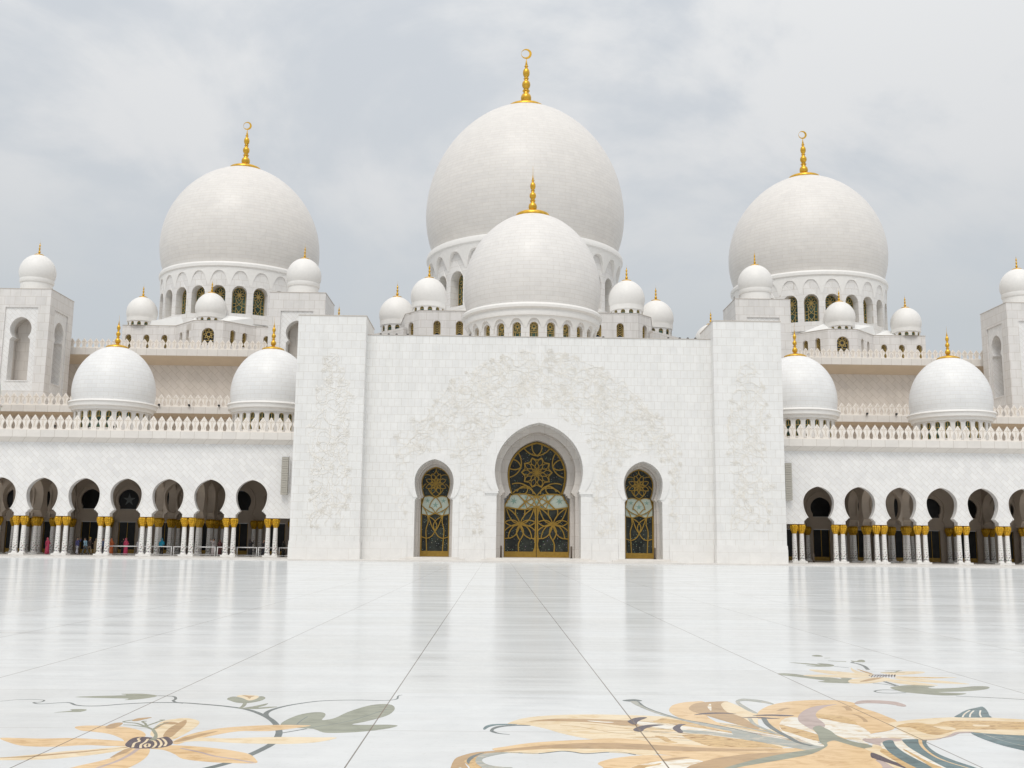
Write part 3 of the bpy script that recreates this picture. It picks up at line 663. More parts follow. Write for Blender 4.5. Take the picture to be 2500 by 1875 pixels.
def dome(name, label, cat, X, Y, Rr, zm, H, tip, zb, shellm, fs, rp, thick=0.0, crescent=False, group=None, seg=72, base=0.0, parts=None):
    D = thing(name, label, cat, (X, Y, base), group) if parts is None else parts
    pr = shell_prof(Rr, zm, H, tip, zb); mb = MB(); mb.lathe(pr, X, Y, seg, rref=Rr); mb.build('shell', M[shellm], D)
    mb = MB(); zt = finial(mb, X, Y, 0, fs, rp, thick, not crescent, lambda r: zat(pr, r) + .01); F = mb.build('finial', M['gold'], D)
    if crescent:
        mb = MB(); r = 0.80 * fs; c = zt + r * 0.98
        o = [(X + r * math.cos(2 * PI * i / 40), c + r * math.sin(2 * PI * i / 40)) for i in range(40)]
        i_ = [(X - r * .20 + r * .76 * math.cos(2 * PI * i / 40), c + r * .03 + r * .76 * math.sin(2 * PI * i / 40)) for i in range(40)]
        mb.slab([o, i_], Y - 0.06 * fs, Y + 0.06 * fs); mb.build('crescent', M['gold'], F)
    return D
def lathe_part(D, name, prof, X, Y, m, seg=72):
    mb = MB(); mb.lathe(prof, X, Y, seg, smooth=False if False else True); o = mb.build(name, M[m], D)
    for p in o.data.polygons: p.use_smooth = True
    try: o.data.set_sharp_from_angle(angle=R(32))
    except Exception: pass
    return o
def small_dome(label, X, Y, Rr, zm, zbase, group, drumless=False, hwin=0.26, k=1.0):
    D = dome('small_dome', label, 'dome', X, Y, Rr, zm, Rr * 1.06, 0.03, zm - Rr * 0.42, 'shell_small', 0.215 * Rr / 2.2, Rr * 0.27, .10, group=group, seg=40, base=zbase)
    zb = zm - Rr * 0.42; rb = Rr * 0.945
    lathe_part(D, 'ring', [(rb * .96, zb + .04), (rb * 1.01, zb + .02), (rb * 1.0, zb - 0.12), (rb * .985, zb - Rr * .24), (rb * .93, zb - Rr * .27), (rb * .9, zb - Rr * .27)], X, Y, 'ring', 40)
    zt = zb - Rr * .26
    if drumless: lathe_part(D, 'drum', [(rb * .90, zt + .02), (rb * .90, zbase)], X, Y, 'drum', 40)
    else: drum_with_windows(D, X, Y, rb * .93, zbase, zt + .01, 12, hwin, max(zbase + 0.02, zt - 0.85), zt - 0.07, 0.16, 'bar', phase=R(9), lw=0.02)
    return D

# three great domes
def great(name, label, X, Y, Rr, zm, H, tip, zr, k, fs, rp, ww):
    D = dome(name, label, 'dome', X, Y, Rr, zm, H, tip, zr - 0.25, 'shell_big', fs, rp, .50 * k, crescent=True, seg=96, base=zr - 9.6 * k)
    rb = shell_prof(Rr, zm, H, tip, zr - 0.25)[0][0]; ro = Rr * 0.985; Rd = Rr * ww
    lathe_part(D, 'ring', [(rb - .3, zr + .1), (rb + .05, zr + 0.12 * k), (ro - .15, zr + 0.02), (ro, zr - 0.25 * k), (ro - .03, zr - .62 * k), (ro - 0.22, zr - .78 * k), (Rd, zr - .8 * k)], X, Y, 'ring', 96)
    drum_with_windows(D, X, Y, Rd, zr - 8.7 * k, zr - .75 * k, 24, 1.02 * k, zr - 7.35 * k, zr - 3.38 * k, 1.15 * k, 'tall', lw=0.032 * k, corbel=(zr - 3.2 * k, zr - .78 * k, ro - Rd - 0.2, 0.90))
    return D
great('large_dome', 'largest central white dome in courses of marble, gilded finial with crescent', X0 - .05, 152, 15.08, 50.7, 17.05, 0.055, 44.15, 1.29, 1.03, 2.87, 0.925)
great('large_dome', 'big white dome at left of the largest one, above the left terrace, crescent finial', X0 - 43.05, 152, 11.70, 44.95, 12.5, 0.045, 40.35, 1.0, 0.80, 2.40, 0.955)
great('large_dome', 'big white dome at right of the largest one, above the right terrace, crescent finial', X0 + 43.05, 152, 11.70, 44.95, 12.5, 0.045, 40.35, 1.0, 0.80, 2.40, 0.955)
# portal dome
D = dome('portal_dome', 'mid-sized white dome straight above the entrance block, in front of the largest dome', 'dome', X0 - .2, 112, 7.6, 29.3, 8.75, 0.03, 26.45, 'shell_mid', 0.60, 1.92, 0.42, seg=84, base=20.9)
lathe_part(D, 'ring', [(7.0, 26.55), (7.2, 26.62), (7.62, 26.5), (7.80, 26.28), (7.78, 26.02), (7.5, 25.9), (7.42, 25.86), (7.52, 25.55), (7.45, 25.2), (7.25, 25.12), (6.95, 25.1)], X0 - .2, 112, 'ring', 84)
drum_with_windows(D, X0 - .2, 112, 6.98, 20.9, 25.2, 24, 0.46, 21.6, 24.55, 0.42, 'star', lw=0.028, corbel=(23.95, 25.14, 0.30, 0.84))
# arcade domes
for sx, labs in ((-1, ('white arcade dome nearest the left side of the entrance block, partly hidden by it', 'whole white arcade dome on the left wing roof beside the far left tower', 'white arcade dome cut off by the left edge of the photo')),
                 (1, ('white arcade dome nearest the right side of the entrance block, partly hidden by it', 'whole white arcade dome on the right wing roof beside the far right tower'))):
    for k, lb in enumerate(labs):
        X = X0 + sx * (27.55 + 16.3 * k); Y = 107
        D = dome('arcade_dome', lb, 'dome', X, Y, 4.13, 16.75, 4.85, 0.015, 15.48, 'shell_arc', 0.35, 1.15, 0.16, group='domes above the arcade wings', seg=64, base=12.1)
        lathe_part(D, 'ring', [(3.8, 15.6), (4.1, 15.62), (4.36, 15.56), (4.42, 15.42), (4.3, 15.34), (4.27, 14.98), (4.16, 14.90), (4.05, 14.86), (3.98, 14.62), (3.86, 14.6), (3.7, 14.6)], X, Y, 'ring', 64)
        drum_with_windows(D, X, Y, 3.78, 12.1, 14.62, 24, 0.27, 12.75, 14.48, 0.22, 'bar', lw=0.03)

# ------------------------------------------------------------------ dome bases with their windows
def chain_wall(D, pts, z0, z1, thick, wins, m='base', top='coping'):
    "wall along a plan polyline (left to right); wins: (segment, distance along, half width, bottom, top, kind)"
    mb = MB(); cp = MB(); W = {}
    for w_ in wins: W.setdefault(w_[0], []).append(w_)
    for i in range(len(pts) - 1):
        a, b = Vector(pts[i]), Vector(pts[i + 1]); d = (b - a); l = d.length; d /= l; nrm = Vector((-d.y, d.x))    # inwards (away from the courtyard)
        mp = lambda u, z, q, a=a, d=d, nrm=nrm: (a.x + d.x * u + nrm.x * q, a.y + d.y * u + nrm.y * q, z)
        loops = [[(0, z0), (l, z0), (l, z1), (0, z1)]]
        for (_, u, hw, b0, b1, kind) in W.get(i, []):
            loops.append([(u + x, z) for x, z in arch_win(hw, b0, b1)])
            g = MB(); g.slab([[(u + x, z) for x, z in arch_win(hw + .02, b0 - .02, b1 + .02)]], thick, thick + .04, mp); wo_ = g.build('window', M['archglass'], D)
            lt = MB(); lattice(lt, hw, b0, b1, lambda x, z, q, mp=mp, u=u: mp(u + x, z, thick - .08 + q), 0.035, kind); lt.build('lattice', M['lattice'], wo_)
        mb.slab(loops, 0, thick, mp)
        cp.slab([[(-0.03, z1 + 0.003), (l + .03, z1 + 0.003), (l + .03, z1 + 0.09), (-0.03, z1 + 0.09)]], -0.05, thick, mp)
    mb.build('wall', M[m], D); cp.build('coping', M[top], D)
def roof_cone(D, pts, z1, X, Y, r, z2):
    mb = MB(); n = len(pts); vs = [(p[0], p[1], z1) for p in pts]
    for p in pts:
        a = math.atan2(p[1] - Y, p[0] - X); vs.append((X + r * math.cos(a), Y + r * math.sin(a), z2))
    mb.add(vs, [(i, i + 1, n + i + 1, n + i) for i in range(n - 1)]); mb.build('roof', M['roof'], D)
for cx, side_n in ((X0 - 43.4, 'left'), (X0 + 43.4, 'right')):
    D = thing('dome_base', 'low angular storey with arched lattice windows carrying the big %s dome' % side_n, 'building', (cx, 145, 26), 'storeys under the domes')
    pts = [(cx - 13, 142), (cx - 5.6, 142), (cx - 2.0, 138.2), (cx + 2.0, 138.2), (cx + 5.6, 142), (cx + 13, 142)]
    ol = math.hypot(3.6, 3.8)
    wn = [(2, 2.0, .84, 27.9, 30.3, 'star'), (1, 1.7, .40, 28.1, 30.15, 'scale'), (1, 3.6, .40, 28.1, 30.25, 'scale'), (3, 1.6, .40, 28.1, 30.25, 'scale'), (3, 3.5, .40, 28.1, 30.15, 'scale')]
    for u in (0.9, 3.4, 5.9): wn += [(0, u, .42, 28, 30.0, 'scale'), (4, 7.4 - u, .42, 28, 30.0, 'scale')]
    chain_wall(D, pts, 26, 31.25, .5, wn)
    for sg in (-1, 1):
        mb = MB(); a_, b_ = sorted((cx + sg * 13, cx + sg * 12.5)); mb.box(a_, b_, 142.503, 152, 26, 31.25); mb.build('end_wall', M['base'], D)
    pts = [(cx - 13, 152)] + pts + [(cx + 13, 152)]
    roof_cone(D, [(p[0], p[1] + .4) for p in pts], 31.3, cx, 152, 11.05, 32.75)
D = thing('dome_base', 'wide angular storey behind the entrance block carrying the largest dome', 'building', (X0, 140, 26), 'storeys under the domes')
pts = [(X0 - 21.5, 146), (X0 - 21.5, 137.5), (X0 - 19.6, 135.6), (X0 - 16.1, 132.3), (X0 - 14.1, 130), (X0 + 14.1, 130), (X0 + 16.1, 132.3), (X0 + 19.6, 135.6), (X0 + 21.5, 137.5), (X0 + 21.5, 146)]
pm_ = pts[3:7]
chain_wall(D, [(X0 - 17.5, 140)] + pm_ + [(X0 + 17.5, 140)], 26, 31.2, .5, [(2, 2.3, .47, 28.1, 29.95, 'scale'), (2, 5.2, .47, 28.1, 29.95, 'scale'), (2, 8.1, .47, 28.1, 29.95, 'scale'), (2, 20.1, .47, 28.1, 29.95, 'scale'), (2, 23.0, .47, 28.1, 29.95, 'scale'), (2, 25.9, .47, 28.1, 29.95, 'scale'), (1, 1.3, .55, 28.0, 29.95, 'star'), (3, 1.6, .55, 28.0, 29.95, 'star')])
for s in (-1, 1):
    q = [(X0 + s * 16.2, 131.4), (X0 + s * 21.2, 136.6), (X0 + s * 31, 146)]
    if s < 0: q = list(reversed(q))
    mb = MB(); 
    for i in (0, 1):
        a, b = Vector(q[i]), Vector(q[i + 1]); d = (b - a).normalized(); nrm = Vector((-d.y, d.x)); l = (b - a).length
        mp = lambda u, z, t, a=a, d=d, nrm=nrm: (a.x + d.x * u + nrm.x * t, a.y + d.y * u + nrm.y * t, z)
        mb.slab([[(0, 24), (l, 24), (l, 29.3), (0, 29.3)]], 0, .5, mp)
    mb.build('wall', M['base'], D)
roof_cone(D, [(X0 - 17.5, 140)] + [(p[0], p[1] + .4) for p in pm_] + [(X0 + 17.5, 140)], 31.25, X0, 152, 13.7, 33.4)
# small domes round the great ones
G1 = 'small domes round the largest dome'; G2 = 'small domes round the side domes'
for s, nm in ((-1, 'left'), (1, 'right')):
    small_dome('small white dome at the front %s corner of the central base, beside the portal dome' % nm, X0 + s * 13.25, 134.7, 2.42, 34.15, 31.25, G1, hwin=.31)
    small_dome('small white dome on the %s of the central base, second from the portal dome' % nm, X0 + s * 18.0, 140, 2.42, 32.75, 29.3, G1, hwin=.31)
    small_dome('small dome mostly hidden behind the top of the %s pier of the entrance block' % nm, X0 + s * 27.1, 147, 2.42, 31.0, 28, G1, hwin=.31)
    small_dome('small white dome centred in front of the drum of the big %s dome' % nm, X0 + s * 43.7, 140.1, 2.12, 33.3, 31.3, G2)
    small_dome('small white dome on the outer shoulder of the big %s dome base' % nm, X0 + s * (43.4 + 10.9), 143.4, 2.12, 33.35, 31.3, G2)

# ------------------------------------------------------------------ towers
def tower(label, cx):
    Y0_, hw, zt = 128.0, 3.53, 32.85
    T = thing('tower', label, 'tower', (cx, Y0_ + hw, 12), 'square towers with a small dome')
    mb = MB(); zb = 12
    key = dict(wb=1.34, zap=29.3, zw=27.8, wn=.95, zn=26.72, wj=1.27, zb=21.2)
    fr = [[(cx - hw, zb), (cx + hw, zb), (cx + hw, zt), (cx - hw, zt)], [(cx - 2.05, 19.9), (cx + 2.05, 19.9), (cx + 2.05, 30.5), (cx - 2.05, 30.5)]]
    pan = [fr[1], keyhole(cx, **key)]; key_p = pan[1]
    for rot in (0, 1, 2, 3):
        c, s = math.cos(rot * PI / 2), math.sin(rot * PI / 2)
        mp = lambda u, z, d, c=c, s=s: (cx + (u - cx) * c - (d - hw) * s, Y0_ + hw + (u - cx) * s + (d - hw) * c, z)
        ins = lambda u, z, d: mp(u, z, d)
        mb.slab([[(cx - hw + (0.0 if rot % 2 == 0 else .15), zb), (cx + hw - (0 if rot % 2 == 0 else .15), zb), (cx + hw - (0 if rot % 2 == 0 else .15), zt), (cx - hw + (0 if rot % 2 == 0 else .15), zt)], fr[1]], 0, 0.15, mp)
        m2 = MB(); m2.slab([pan[0], pan[1]], 0.16, 1.4, mp); m2.add([mp(cx - 1.6, 20, 2.3), mp(cx + 1.6, 20, 2.3), mp(cx + 1.6, 30, 2.3), mp(cx - 1.6, 30, 2.3)], [(0, 1, 2, 3)], 1); kp = key_p; n_ = len(kp); m2.add([mp(u, z, 1.4) for u, z in kp] + [mp(u, z, 2.3) for u, z in kp], [(i, (i + 1) % n_, n_ + (i + 1) % n_, n_ + i) for i in range(n_)], 1)
        m2.ribbon([(cx - 1.4, 21.12), (cx + 1.4, 21.12)], 0.07, 0.08, 0.16, mp)
        m2.build('niche', [M['diag'], M['reveal']], T)  # niche back and sides use darker marble, recess shade put into the colour
    mb.build('wall', M['tower'], T)
    mb = MB(); mb.box(cx - hw - .04, cx + hw + .04, Y0_ - .04, Y0_ + 2 * hw + .04, zt + .003, zt + .09); mb.build('coping', M['coping'], T)
    X, Y, Rr, zm = cx, Y0_ + hw, 2.25, 35.85
    pr = shell_prof(Rr, zm, 2.4, .02, zm - 1.0); mb = MB(); mb.lathe(pr, X, Y, 44); S_ = mb.build('dome', M['shell_small'], T)
    mb = MB(); finial(mb, X, Y, 0, .19, .6, .1, surf=lambda r: zat(pr, r) + .01, zs=1.3); mb.build('finial', M['gold'], S_)
    zb2 = zm - 1.0; lathe_part(S_, 'ring', [(1.95, zb2 + .04), (2.08, zb2 + .02), (2.1, zb2 - .3), (2.02, zb2 - .5), (1.92, zb2 - .52)], X, Y, 'ring', 44)
    lathe_part(S_, 'drum', [(1.93, zb2 - .5), (1.93, 33.15), (2.15, 32.95)], X, Y, 'ring', 44)
tower('square tower with keyhole niche at the far left edge of the photo', X0 - 64.0)
tower('square tower with keyhole niche just left of the entrance block, behind its pier', X0 - 29.4)
tower('square tower just right of the entrance block, mostly hidden by its pier', X0 + 29.8)
tower('square tower with keyhole niche at the far right edge of the photo', X0 + 64.6)

# ------------------------------------------------------------------ merlons
def merlon_proto(parent, w_, h):
    half = [(0.33, 0.0), (0.31, .05), (0.28, .11), (0.25, .20), (0.28, .30), (0.35, .40), (0.425, .50), (0.455, .57), (0.42, .62), (0.31, .73), (0.17, .86)]
    o = [(w_ * x, h * z) for x, z in half] + [(0, h)] + [(-w_ * x, h * z) for x, z in reversed(half)]
    mb = MB(); mb.slab([o], -0.07, 0.07)
    def cut(pts, w2, cl=False): mb.ribbon([(w_ * x, h * z) for x, z in pts], w2, -0.082, -0.071, mi=1, closed=cl)
    s = w_ / 0.82
    cut([(0, .48), (.10, .56), (.12, .62), (0, .66), (-.12, .62), (-.10, .56)], .018 * s, True)
    cut([(0, .70), (0, .86)], .022 * s)
    cut(cr([(-.34, .60), (-.2, .70), (-.06, .64)], 3), .016 * s); cut(cr([(.34, .60), (.2, .70), (.06, .64)], 3), .016 * s)
    cut(cr([(-.06, .46), (-.05, .3), (-.13, .1)], 3), .018 * s); cut(cr([(.06, .46), (.05, .3), (.13, .1)], 3), .018 * s)
    return mb.build('merlon', [M['merlon'], M['merlon_cut']], None, O=(0, 0, 0))
def parapet(T, xa, xb, y, zbase, step, h, x_anchor):
    "cornice top strip with a row of merlons, one object each"
    mb = MB(); mb.box(xa, xb, y - .11, y + .11, zbase - .03, zbase + .10); Pp = mb.build('parapet', M['merlon'], T)
    k0 = math.ceil((xa + step * .4 - x_anchor) / step); x = x_anchor + k0 * step; ro = root_loc(T); first = None
    while x < xb - step * .4:
        loc = Vector((x, y, zbase + .10)) - ro
        if first is None: first = merlon_proto(Pp, step, h - .10); first.parent = Pp; first.location = loc
        else:
            c = first.copy(); COL.objects.link(c); c.parent = Pp; c.location = loc
        x += step
    return Pp

# ------------------------------------------------------------------ columns
mb = MB()
mb.lathe([(0.001, 0.0), (.255, 0.0), (.25, .08), (.245, .5), (.215, 2.1), (.20, 2.72)], seg=10, smooth=False, rref=.25)
col0 = mb.build('column', M['shaft'], None, O=(0, 0, 0)); col0.hide_render = False
mb = MB()
def capmod(a, z): return 1 + (0.10 + 0.10 * min(1, z - 2.62)) * (abs(math.cos(a * 4.5)) - .55)
mb.lathe([(.19, 2.62), (.22, 2.66), (.21, 2.70), (.28, 2.80), (.265, 2.84), (.34, 2.96), (.32, 3.0), (.385, 3.13), (.37, 3.17), (.40, 3.29), (.385, 3.39), (.33, 3.47), (.25, 3.50), (.36, 3.51), (.36, 3.54), (.001, 3.545)], seg=36, smooth=False, mod=capmod)
capo = mb.build('capital', M['goldcap'], col0, O=(0, 0, 0))
mb = MB(); mb.lathe([(.001, .12), (.30, .12), (.31, .16), (.30, .2), (.25, .23), (.26, .26), (.24, .29), (.001, .29)], seg=20); capb = mb.build('base', M['ring'], col0, O=(0, 0, 0))
capb.location = (0, 0, -.14); first_col = [True]
PERIOD = 4.04; ARC0 = 27.62
def add_pier(T, x, y, four=True):
    ro = root_loc(T); z = 0.31
    if True:
        for dx, dy in (((-.36, 0), (.36, 0)) if not four else ((0, 0), (0, .72))):
            loc = Vector((x + dx, y + dy, z)) - ro
            if first_col[0]: col0.parent = T; col0.location = loc; first_col[0] = False
            else: dup(col0, T, loc)
def arch_dict(zb): return dict(wb=1.56, zap=7.58, zw=5.98, wn=1.09, zn=4.50, wj=1.47, zb=zb)

def wing(s, label):
    T = thing('arcade_wing', label, 'arcade', (X0 + s * 44, 103, 0), 'arcade wings beside the entrance block')
    ctr = [X0 + s * (ARC0 + PERIOD * k) for k in range(10)]; xa, xb = sorted((X0 + s * 20.3, X0 + s * (ARC0 + PERIOD * 9.5)))
    mb = MB(); mb.slab([wall_loop(xa, xb, 3.86, 11.38, [keyhole(c, **arch_dict(3.86)) for c in ctr])], 100.95, 101.75)
    mb.build('wall', M['diag'], T)
    mb = MB()   # thin plain rim round every arch
    for c in ctr:
        i = [p for p in keyhole(c, **arch_dict(3.86)) if p[1] > 4.45]; mb.ribbon(i, .05, 100.92, 101.0)
    mb.build('arch_band', M['smooth'], T)
    # cornice with a small cove below it
    mb = MB(); mb.box(xa, xb, 100.3, 102.2, 11.42, 12.12)
    mb.add([(xa, 100.42, 11.415), (xb, 100.42, 11.415), (xb, 100.94, 10.98), (xa, 100.94, 10.98)], [(0, 1, 2, 3)]); mb.build('cornice', M['cornice'], T)
    parapet(T, xa, xb, 100.55, 12.12, 0.82, 1.50, X0 + s * 27.6)
    mb = MB(); mb.box(xa, xb, 102.2, 117.0, 11.9, 12.1); mb.build('roof', M['flatroof'], T)
    # inside: ceiling, cross walls, short longitudinal walls, back wall
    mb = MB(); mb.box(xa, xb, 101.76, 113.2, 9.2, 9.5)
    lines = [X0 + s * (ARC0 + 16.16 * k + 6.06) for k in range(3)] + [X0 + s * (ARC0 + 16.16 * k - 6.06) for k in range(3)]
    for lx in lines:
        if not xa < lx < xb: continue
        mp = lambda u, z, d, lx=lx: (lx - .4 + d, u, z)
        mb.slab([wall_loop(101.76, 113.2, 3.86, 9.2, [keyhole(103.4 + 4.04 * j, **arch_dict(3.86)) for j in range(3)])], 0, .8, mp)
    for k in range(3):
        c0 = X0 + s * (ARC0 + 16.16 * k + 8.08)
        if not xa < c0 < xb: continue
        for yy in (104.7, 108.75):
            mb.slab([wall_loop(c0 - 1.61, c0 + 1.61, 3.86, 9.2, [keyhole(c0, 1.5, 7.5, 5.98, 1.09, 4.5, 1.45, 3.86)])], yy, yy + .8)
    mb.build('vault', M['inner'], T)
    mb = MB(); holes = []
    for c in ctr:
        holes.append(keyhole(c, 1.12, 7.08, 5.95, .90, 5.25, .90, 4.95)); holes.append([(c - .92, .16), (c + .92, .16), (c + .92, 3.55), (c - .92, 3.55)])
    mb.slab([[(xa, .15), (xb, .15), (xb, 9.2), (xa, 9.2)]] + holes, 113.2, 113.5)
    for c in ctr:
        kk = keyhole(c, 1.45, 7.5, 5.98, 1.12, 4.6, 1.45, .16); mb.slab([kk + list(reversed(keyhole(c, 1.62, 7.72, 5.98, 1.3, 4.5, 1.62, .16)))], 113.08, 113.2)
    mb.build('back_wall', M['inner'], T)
    for c in ctr:
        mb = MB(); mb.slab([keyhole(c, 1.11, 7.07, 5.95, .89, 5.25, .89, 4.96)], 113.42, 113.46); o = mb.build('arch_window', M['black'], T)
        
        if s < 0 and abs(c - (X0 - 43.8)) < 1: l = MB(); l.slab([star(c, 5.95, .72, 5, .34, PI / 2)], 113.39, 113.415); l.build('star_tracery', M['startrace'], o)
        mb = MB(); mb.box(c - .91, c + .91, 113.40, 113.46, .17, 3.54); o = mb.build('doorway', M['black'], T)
        l = MB(); l.box(c - .9, c + .9, 113.36, 113.395, .18, .62)
        for xx in (-.9, .84, -.03): l.box(c + xx, c + xx + .06, 113.36, 113.395, .62, 3.53)
        l.build('door_frame', M['brass'], o)
    # piers of four columns each on a low pad
    mb = MB(); inner = []
    for k in range(11):
        x = X0 + s * (ARC0 + PERIOD * (k - .5)); 
        if xa < x < xb:
            mb = MB(); mb.box(x - .72, x + .72, 100.8, 101.9, .1504, .30); mb.build('pad', M['smooth'], T); add_pier(T, x, 101.3, False)
            add_pier(T, x, 112.75, False); mb = MB(); mb.box(x - .65, x + .65, 112.4, 113.05, .1504, .30); mb.build('pad', M['smooth'], T)
    for lx in lines:
        if xa < lx < xb:
            for yy in (105.04, 109.08):
                mb = MB(); mb.box(lx - .45, lx + .45, yy - .7, yy + .7, .1504, .30); mb.build('pad', M['smooth'], T); add_pier(T, lx, yy - .36)
    return T
wing(-1, 'white arcade of keyhole arches left of the entrance block, with visitors inside')
wing(1, 'white arcade of keyhole arches right of the entrance block, empty of people')

# ------------------------------------------------------------------ terraces behind the arcades
def terrace(name, label, s, xa_, xb_, yf, yw, zbot, zc0, zc1, step, h, zsoff, cove):
    xa, xb = sorted((X0 + s * xa_, X0 + s * xb_)); T = thing(name, label, 'wall', ((xa + xb) / 2, yw, zbot))
    mb = MB(); mb.box(xa, xb, yw, yw + .6, zbot, zsoff + 0.3); mb.build('wall', M['warm'], T)
    mb = MB(); mb.box(xa, xb, yf, yw + 1.0, zc0 + .03, zc1); mb.build('cornice', M['cornice'], T)
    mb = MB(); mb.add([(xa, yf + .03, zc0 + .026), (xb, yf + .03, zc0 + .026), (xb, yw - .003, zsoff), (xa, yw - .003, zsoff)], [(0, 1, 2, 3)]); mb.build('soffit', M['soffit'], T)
    parapet(T, xa, xb, yf + .25, zc1, step, h, X0 + s * 40)
    mb = MB(); mb.box(xa, xb, yw + 1.0, yw + 22, zc1 - .3, zc1 - .1); mb.build('roof', M['flatroof'], T)
for s, nm in ((-1, 'left'), (1, 'right')):
    terrace('terrace_wall', 'low beige terrace wall with pointed merlons just behind the %s arcade domes' % nm, s, 21, 74, 115, 117, 12.1, 15.65, 16.42, .82, 1.42, 15.35, 0)
    terrace('hall_wall', 'high beige %s wall of the prayer hall with pointed merlons, under the big side dome' % nm, s, 27, 74, 136, 138.6, 16.1, 25.96, 26.88, .80, 1.34, 25.1, 0)

# ------------------------------------------------------------------ speakers, lamps, barriers, posts
def speaker(cx, s, label):
    T = thing('line_array_speaker', label, 'speaker', (cx, 100.6, 6.1), 'tall speakers beside the entrance block')
    for k in range(16):
        z = 6.12 + k * .228; mb = MB(); mb.box(cx - .32, cx + .32, 100.36, 100.74, z, z + .206); o = mb.build('cabinet', M['mesh'], T)
    mb = MB()
    for dx in (.42,):
        x = cx + s * dx; mb.bar((x, 100.55, 6.3), (x, 100.55, 9.85), .03)
        for k in range(16): mb.bar((x, 100.55, 6.25 + k * .228), (x - s * .1, 100.55, 6.25 + k * .228), .02)
    mb.box(cx - .36, cx + .36, 100.4, 100.72, 9.77, 9.85); mb.bar((cx, 100.55, 9.8), (cx, 100.93, 9.9), .05)
    mb.build('bracket', M['railw'], T)
speaker(-20.52, 1, 'slim beige column of speaker cabinets on the wall left of the entrance block')
speaker(28.5, -1, 'slim beige column of speaker cabinets on the wall right of the entrance block')
def flood(x, y, z, label, group, k=1.0):
    T = thing('floodlight', label, 'floodlight', (x, y, z), group)
    mb = MB(); mb.loft([((x, y - .16 * k, z + .14), .05 * k, .05 * k, (0, 1, 0)), ((x, y - .14 * k, z + .14), .13 * k, .13 * k, (0, 1, 0)), ((x, y + .02, z + .14), .12 * k, .12 * k, (0, 1, 0)), ((x, y + .16 * k, z + .14), .06 * k, .06 * k, (0, 1, 0))], seg=12); mb.build('lamp_head', M['dark'], T)
    mb = MB(); mb.bar((x, y, z), (x, y, z + .1), .025); mb.box(x - .08, x + .08, y - .06, y + .06, z - .02, z + .0); mb.build('bracket', M['dark'], T)
ordn = ['first', 'second', 'third', 'fourth', 'fifth', 'sixth', 'seventh', 'eighth', 'ninth']
for i, x in enumerate((-11.12, -10.36, -9.62, -8.56, -2.68)): flood(x, 96, 20.96, 'small black lamp, %s from the left along the entrance block top' % ordn[i], 'lamps along the entrance block top', .9)
for i, x in enumerate((18.72, 18.0, 17.24, 16.14, 9.96)): flood(x, 96, 20.96, 'small black lamp, %s from the right along the entrance block top' % ordn[i], 'lamps along the entrance block top', .9)
for i, x in enumerate((-43.17, -39.94, -39.3, -37.51, -31.81, -26.14, -23.7, -21.26)): flood(x, 100.9, 12.42, 'small black lamp behind the front left merlons, %s from the left' % ordn[i], 'lamps behind the left merlons', .85)
for i, x in enumerate((28.39, 32.5, 34.16, 39.87, 45.52, 47.88, 48.88, 51.14)): flood(x, 100.9, 12.42, 'small black lamp behind the front right merlons, %s from the entrance block' % ordn[i], 'lamps behind the right merlons', .85)
for i, x in enumerate((-37.8, -34.45, -31.13)): flood(x, 114.9, 16.45, 'small black lamp on the left terrace cornice, %s from the left' % ordn[i], 'lamps on the terrace cornices')
for i, x in enumerate((41.71, 45.03)): flood(x, 114.9, 16.45, 'small black lamp on the right terrace cornice, %s from the left' % ordn[i], 'lamps on the terrace cornices')
def barrier(xa, xb, y, i):
    T = thing('crowd_barrier', 'white metal barrier rail in the left arcade, %s from the left' % ordn[i], 'barrier', ((xa + xb) / 2, y, .15), 'white barriers in the left arcade')
    mb = MB(); mb.bar((xa, y, 1.03), (xb, y, 1.03), .05, 8); mb.bar((xa, y, .28), (xb, y, .28), .02, 8); mb.build('rail', M['railw'], T)
    for x in (xa + .05, xb - .05):
        mb = MB(); mb.bar((x, y, .16), (x, y, 1.03), .045, 8); mb.box(x - .03, x + .03, y - .25, y + .25, .151, .18); mb.build('leg', M['railw'], T)
edges = [-37.9, -35.1, -34.1, -31.1, -29.0, -27.0, -25.3, -23.9, -21.9, -20.0]
xs = [(-38.0, -34.72), (-34.6, -31.6), (-31.45, -29.6), (-29.4, -27.35), (-27.2, -25.4), (-25.3, -23.3), (-23.2, -21.3), (-21.2, -19.3)]
for i, (a, b) in enumerate(xs): barrier(a, b, 102.45 + .05 * (i % 2), i)
def bollard(x, y, z, h, label):
    T = thing('bollard', label, 'bollard', (x, y, z), 'slim dark posts beside the doors')
    mb = MB(); mb.loft([((x, y, z), .09, .06), ((x, y, z + h - .06), .09, .06), ((x, y, z + h), .05, .035)], seg=12); mb.build('post', M['post'], T)
    mb = MB(); mb.loft([((x, y, z), .13, .09), ((x, y, z + .03), .13, .09)], seg=12); mb.build('foot', M['dark'], T)
bollard(0.5, 95.4, .4, 1.1, 'slim dark post left of the main door'); bollard(6.93, 95.4, .4, 1.1, 'slim dark post right of the main door')
bollard(14.6, 95.6, .4, 1.05, 'slim dark post beside the right-hand small door'); bollard(31.6, 103.4, .15, .85, 'dark post inside the first arch of the right arcade')
for x, nm in ((-39.4, None),): pass

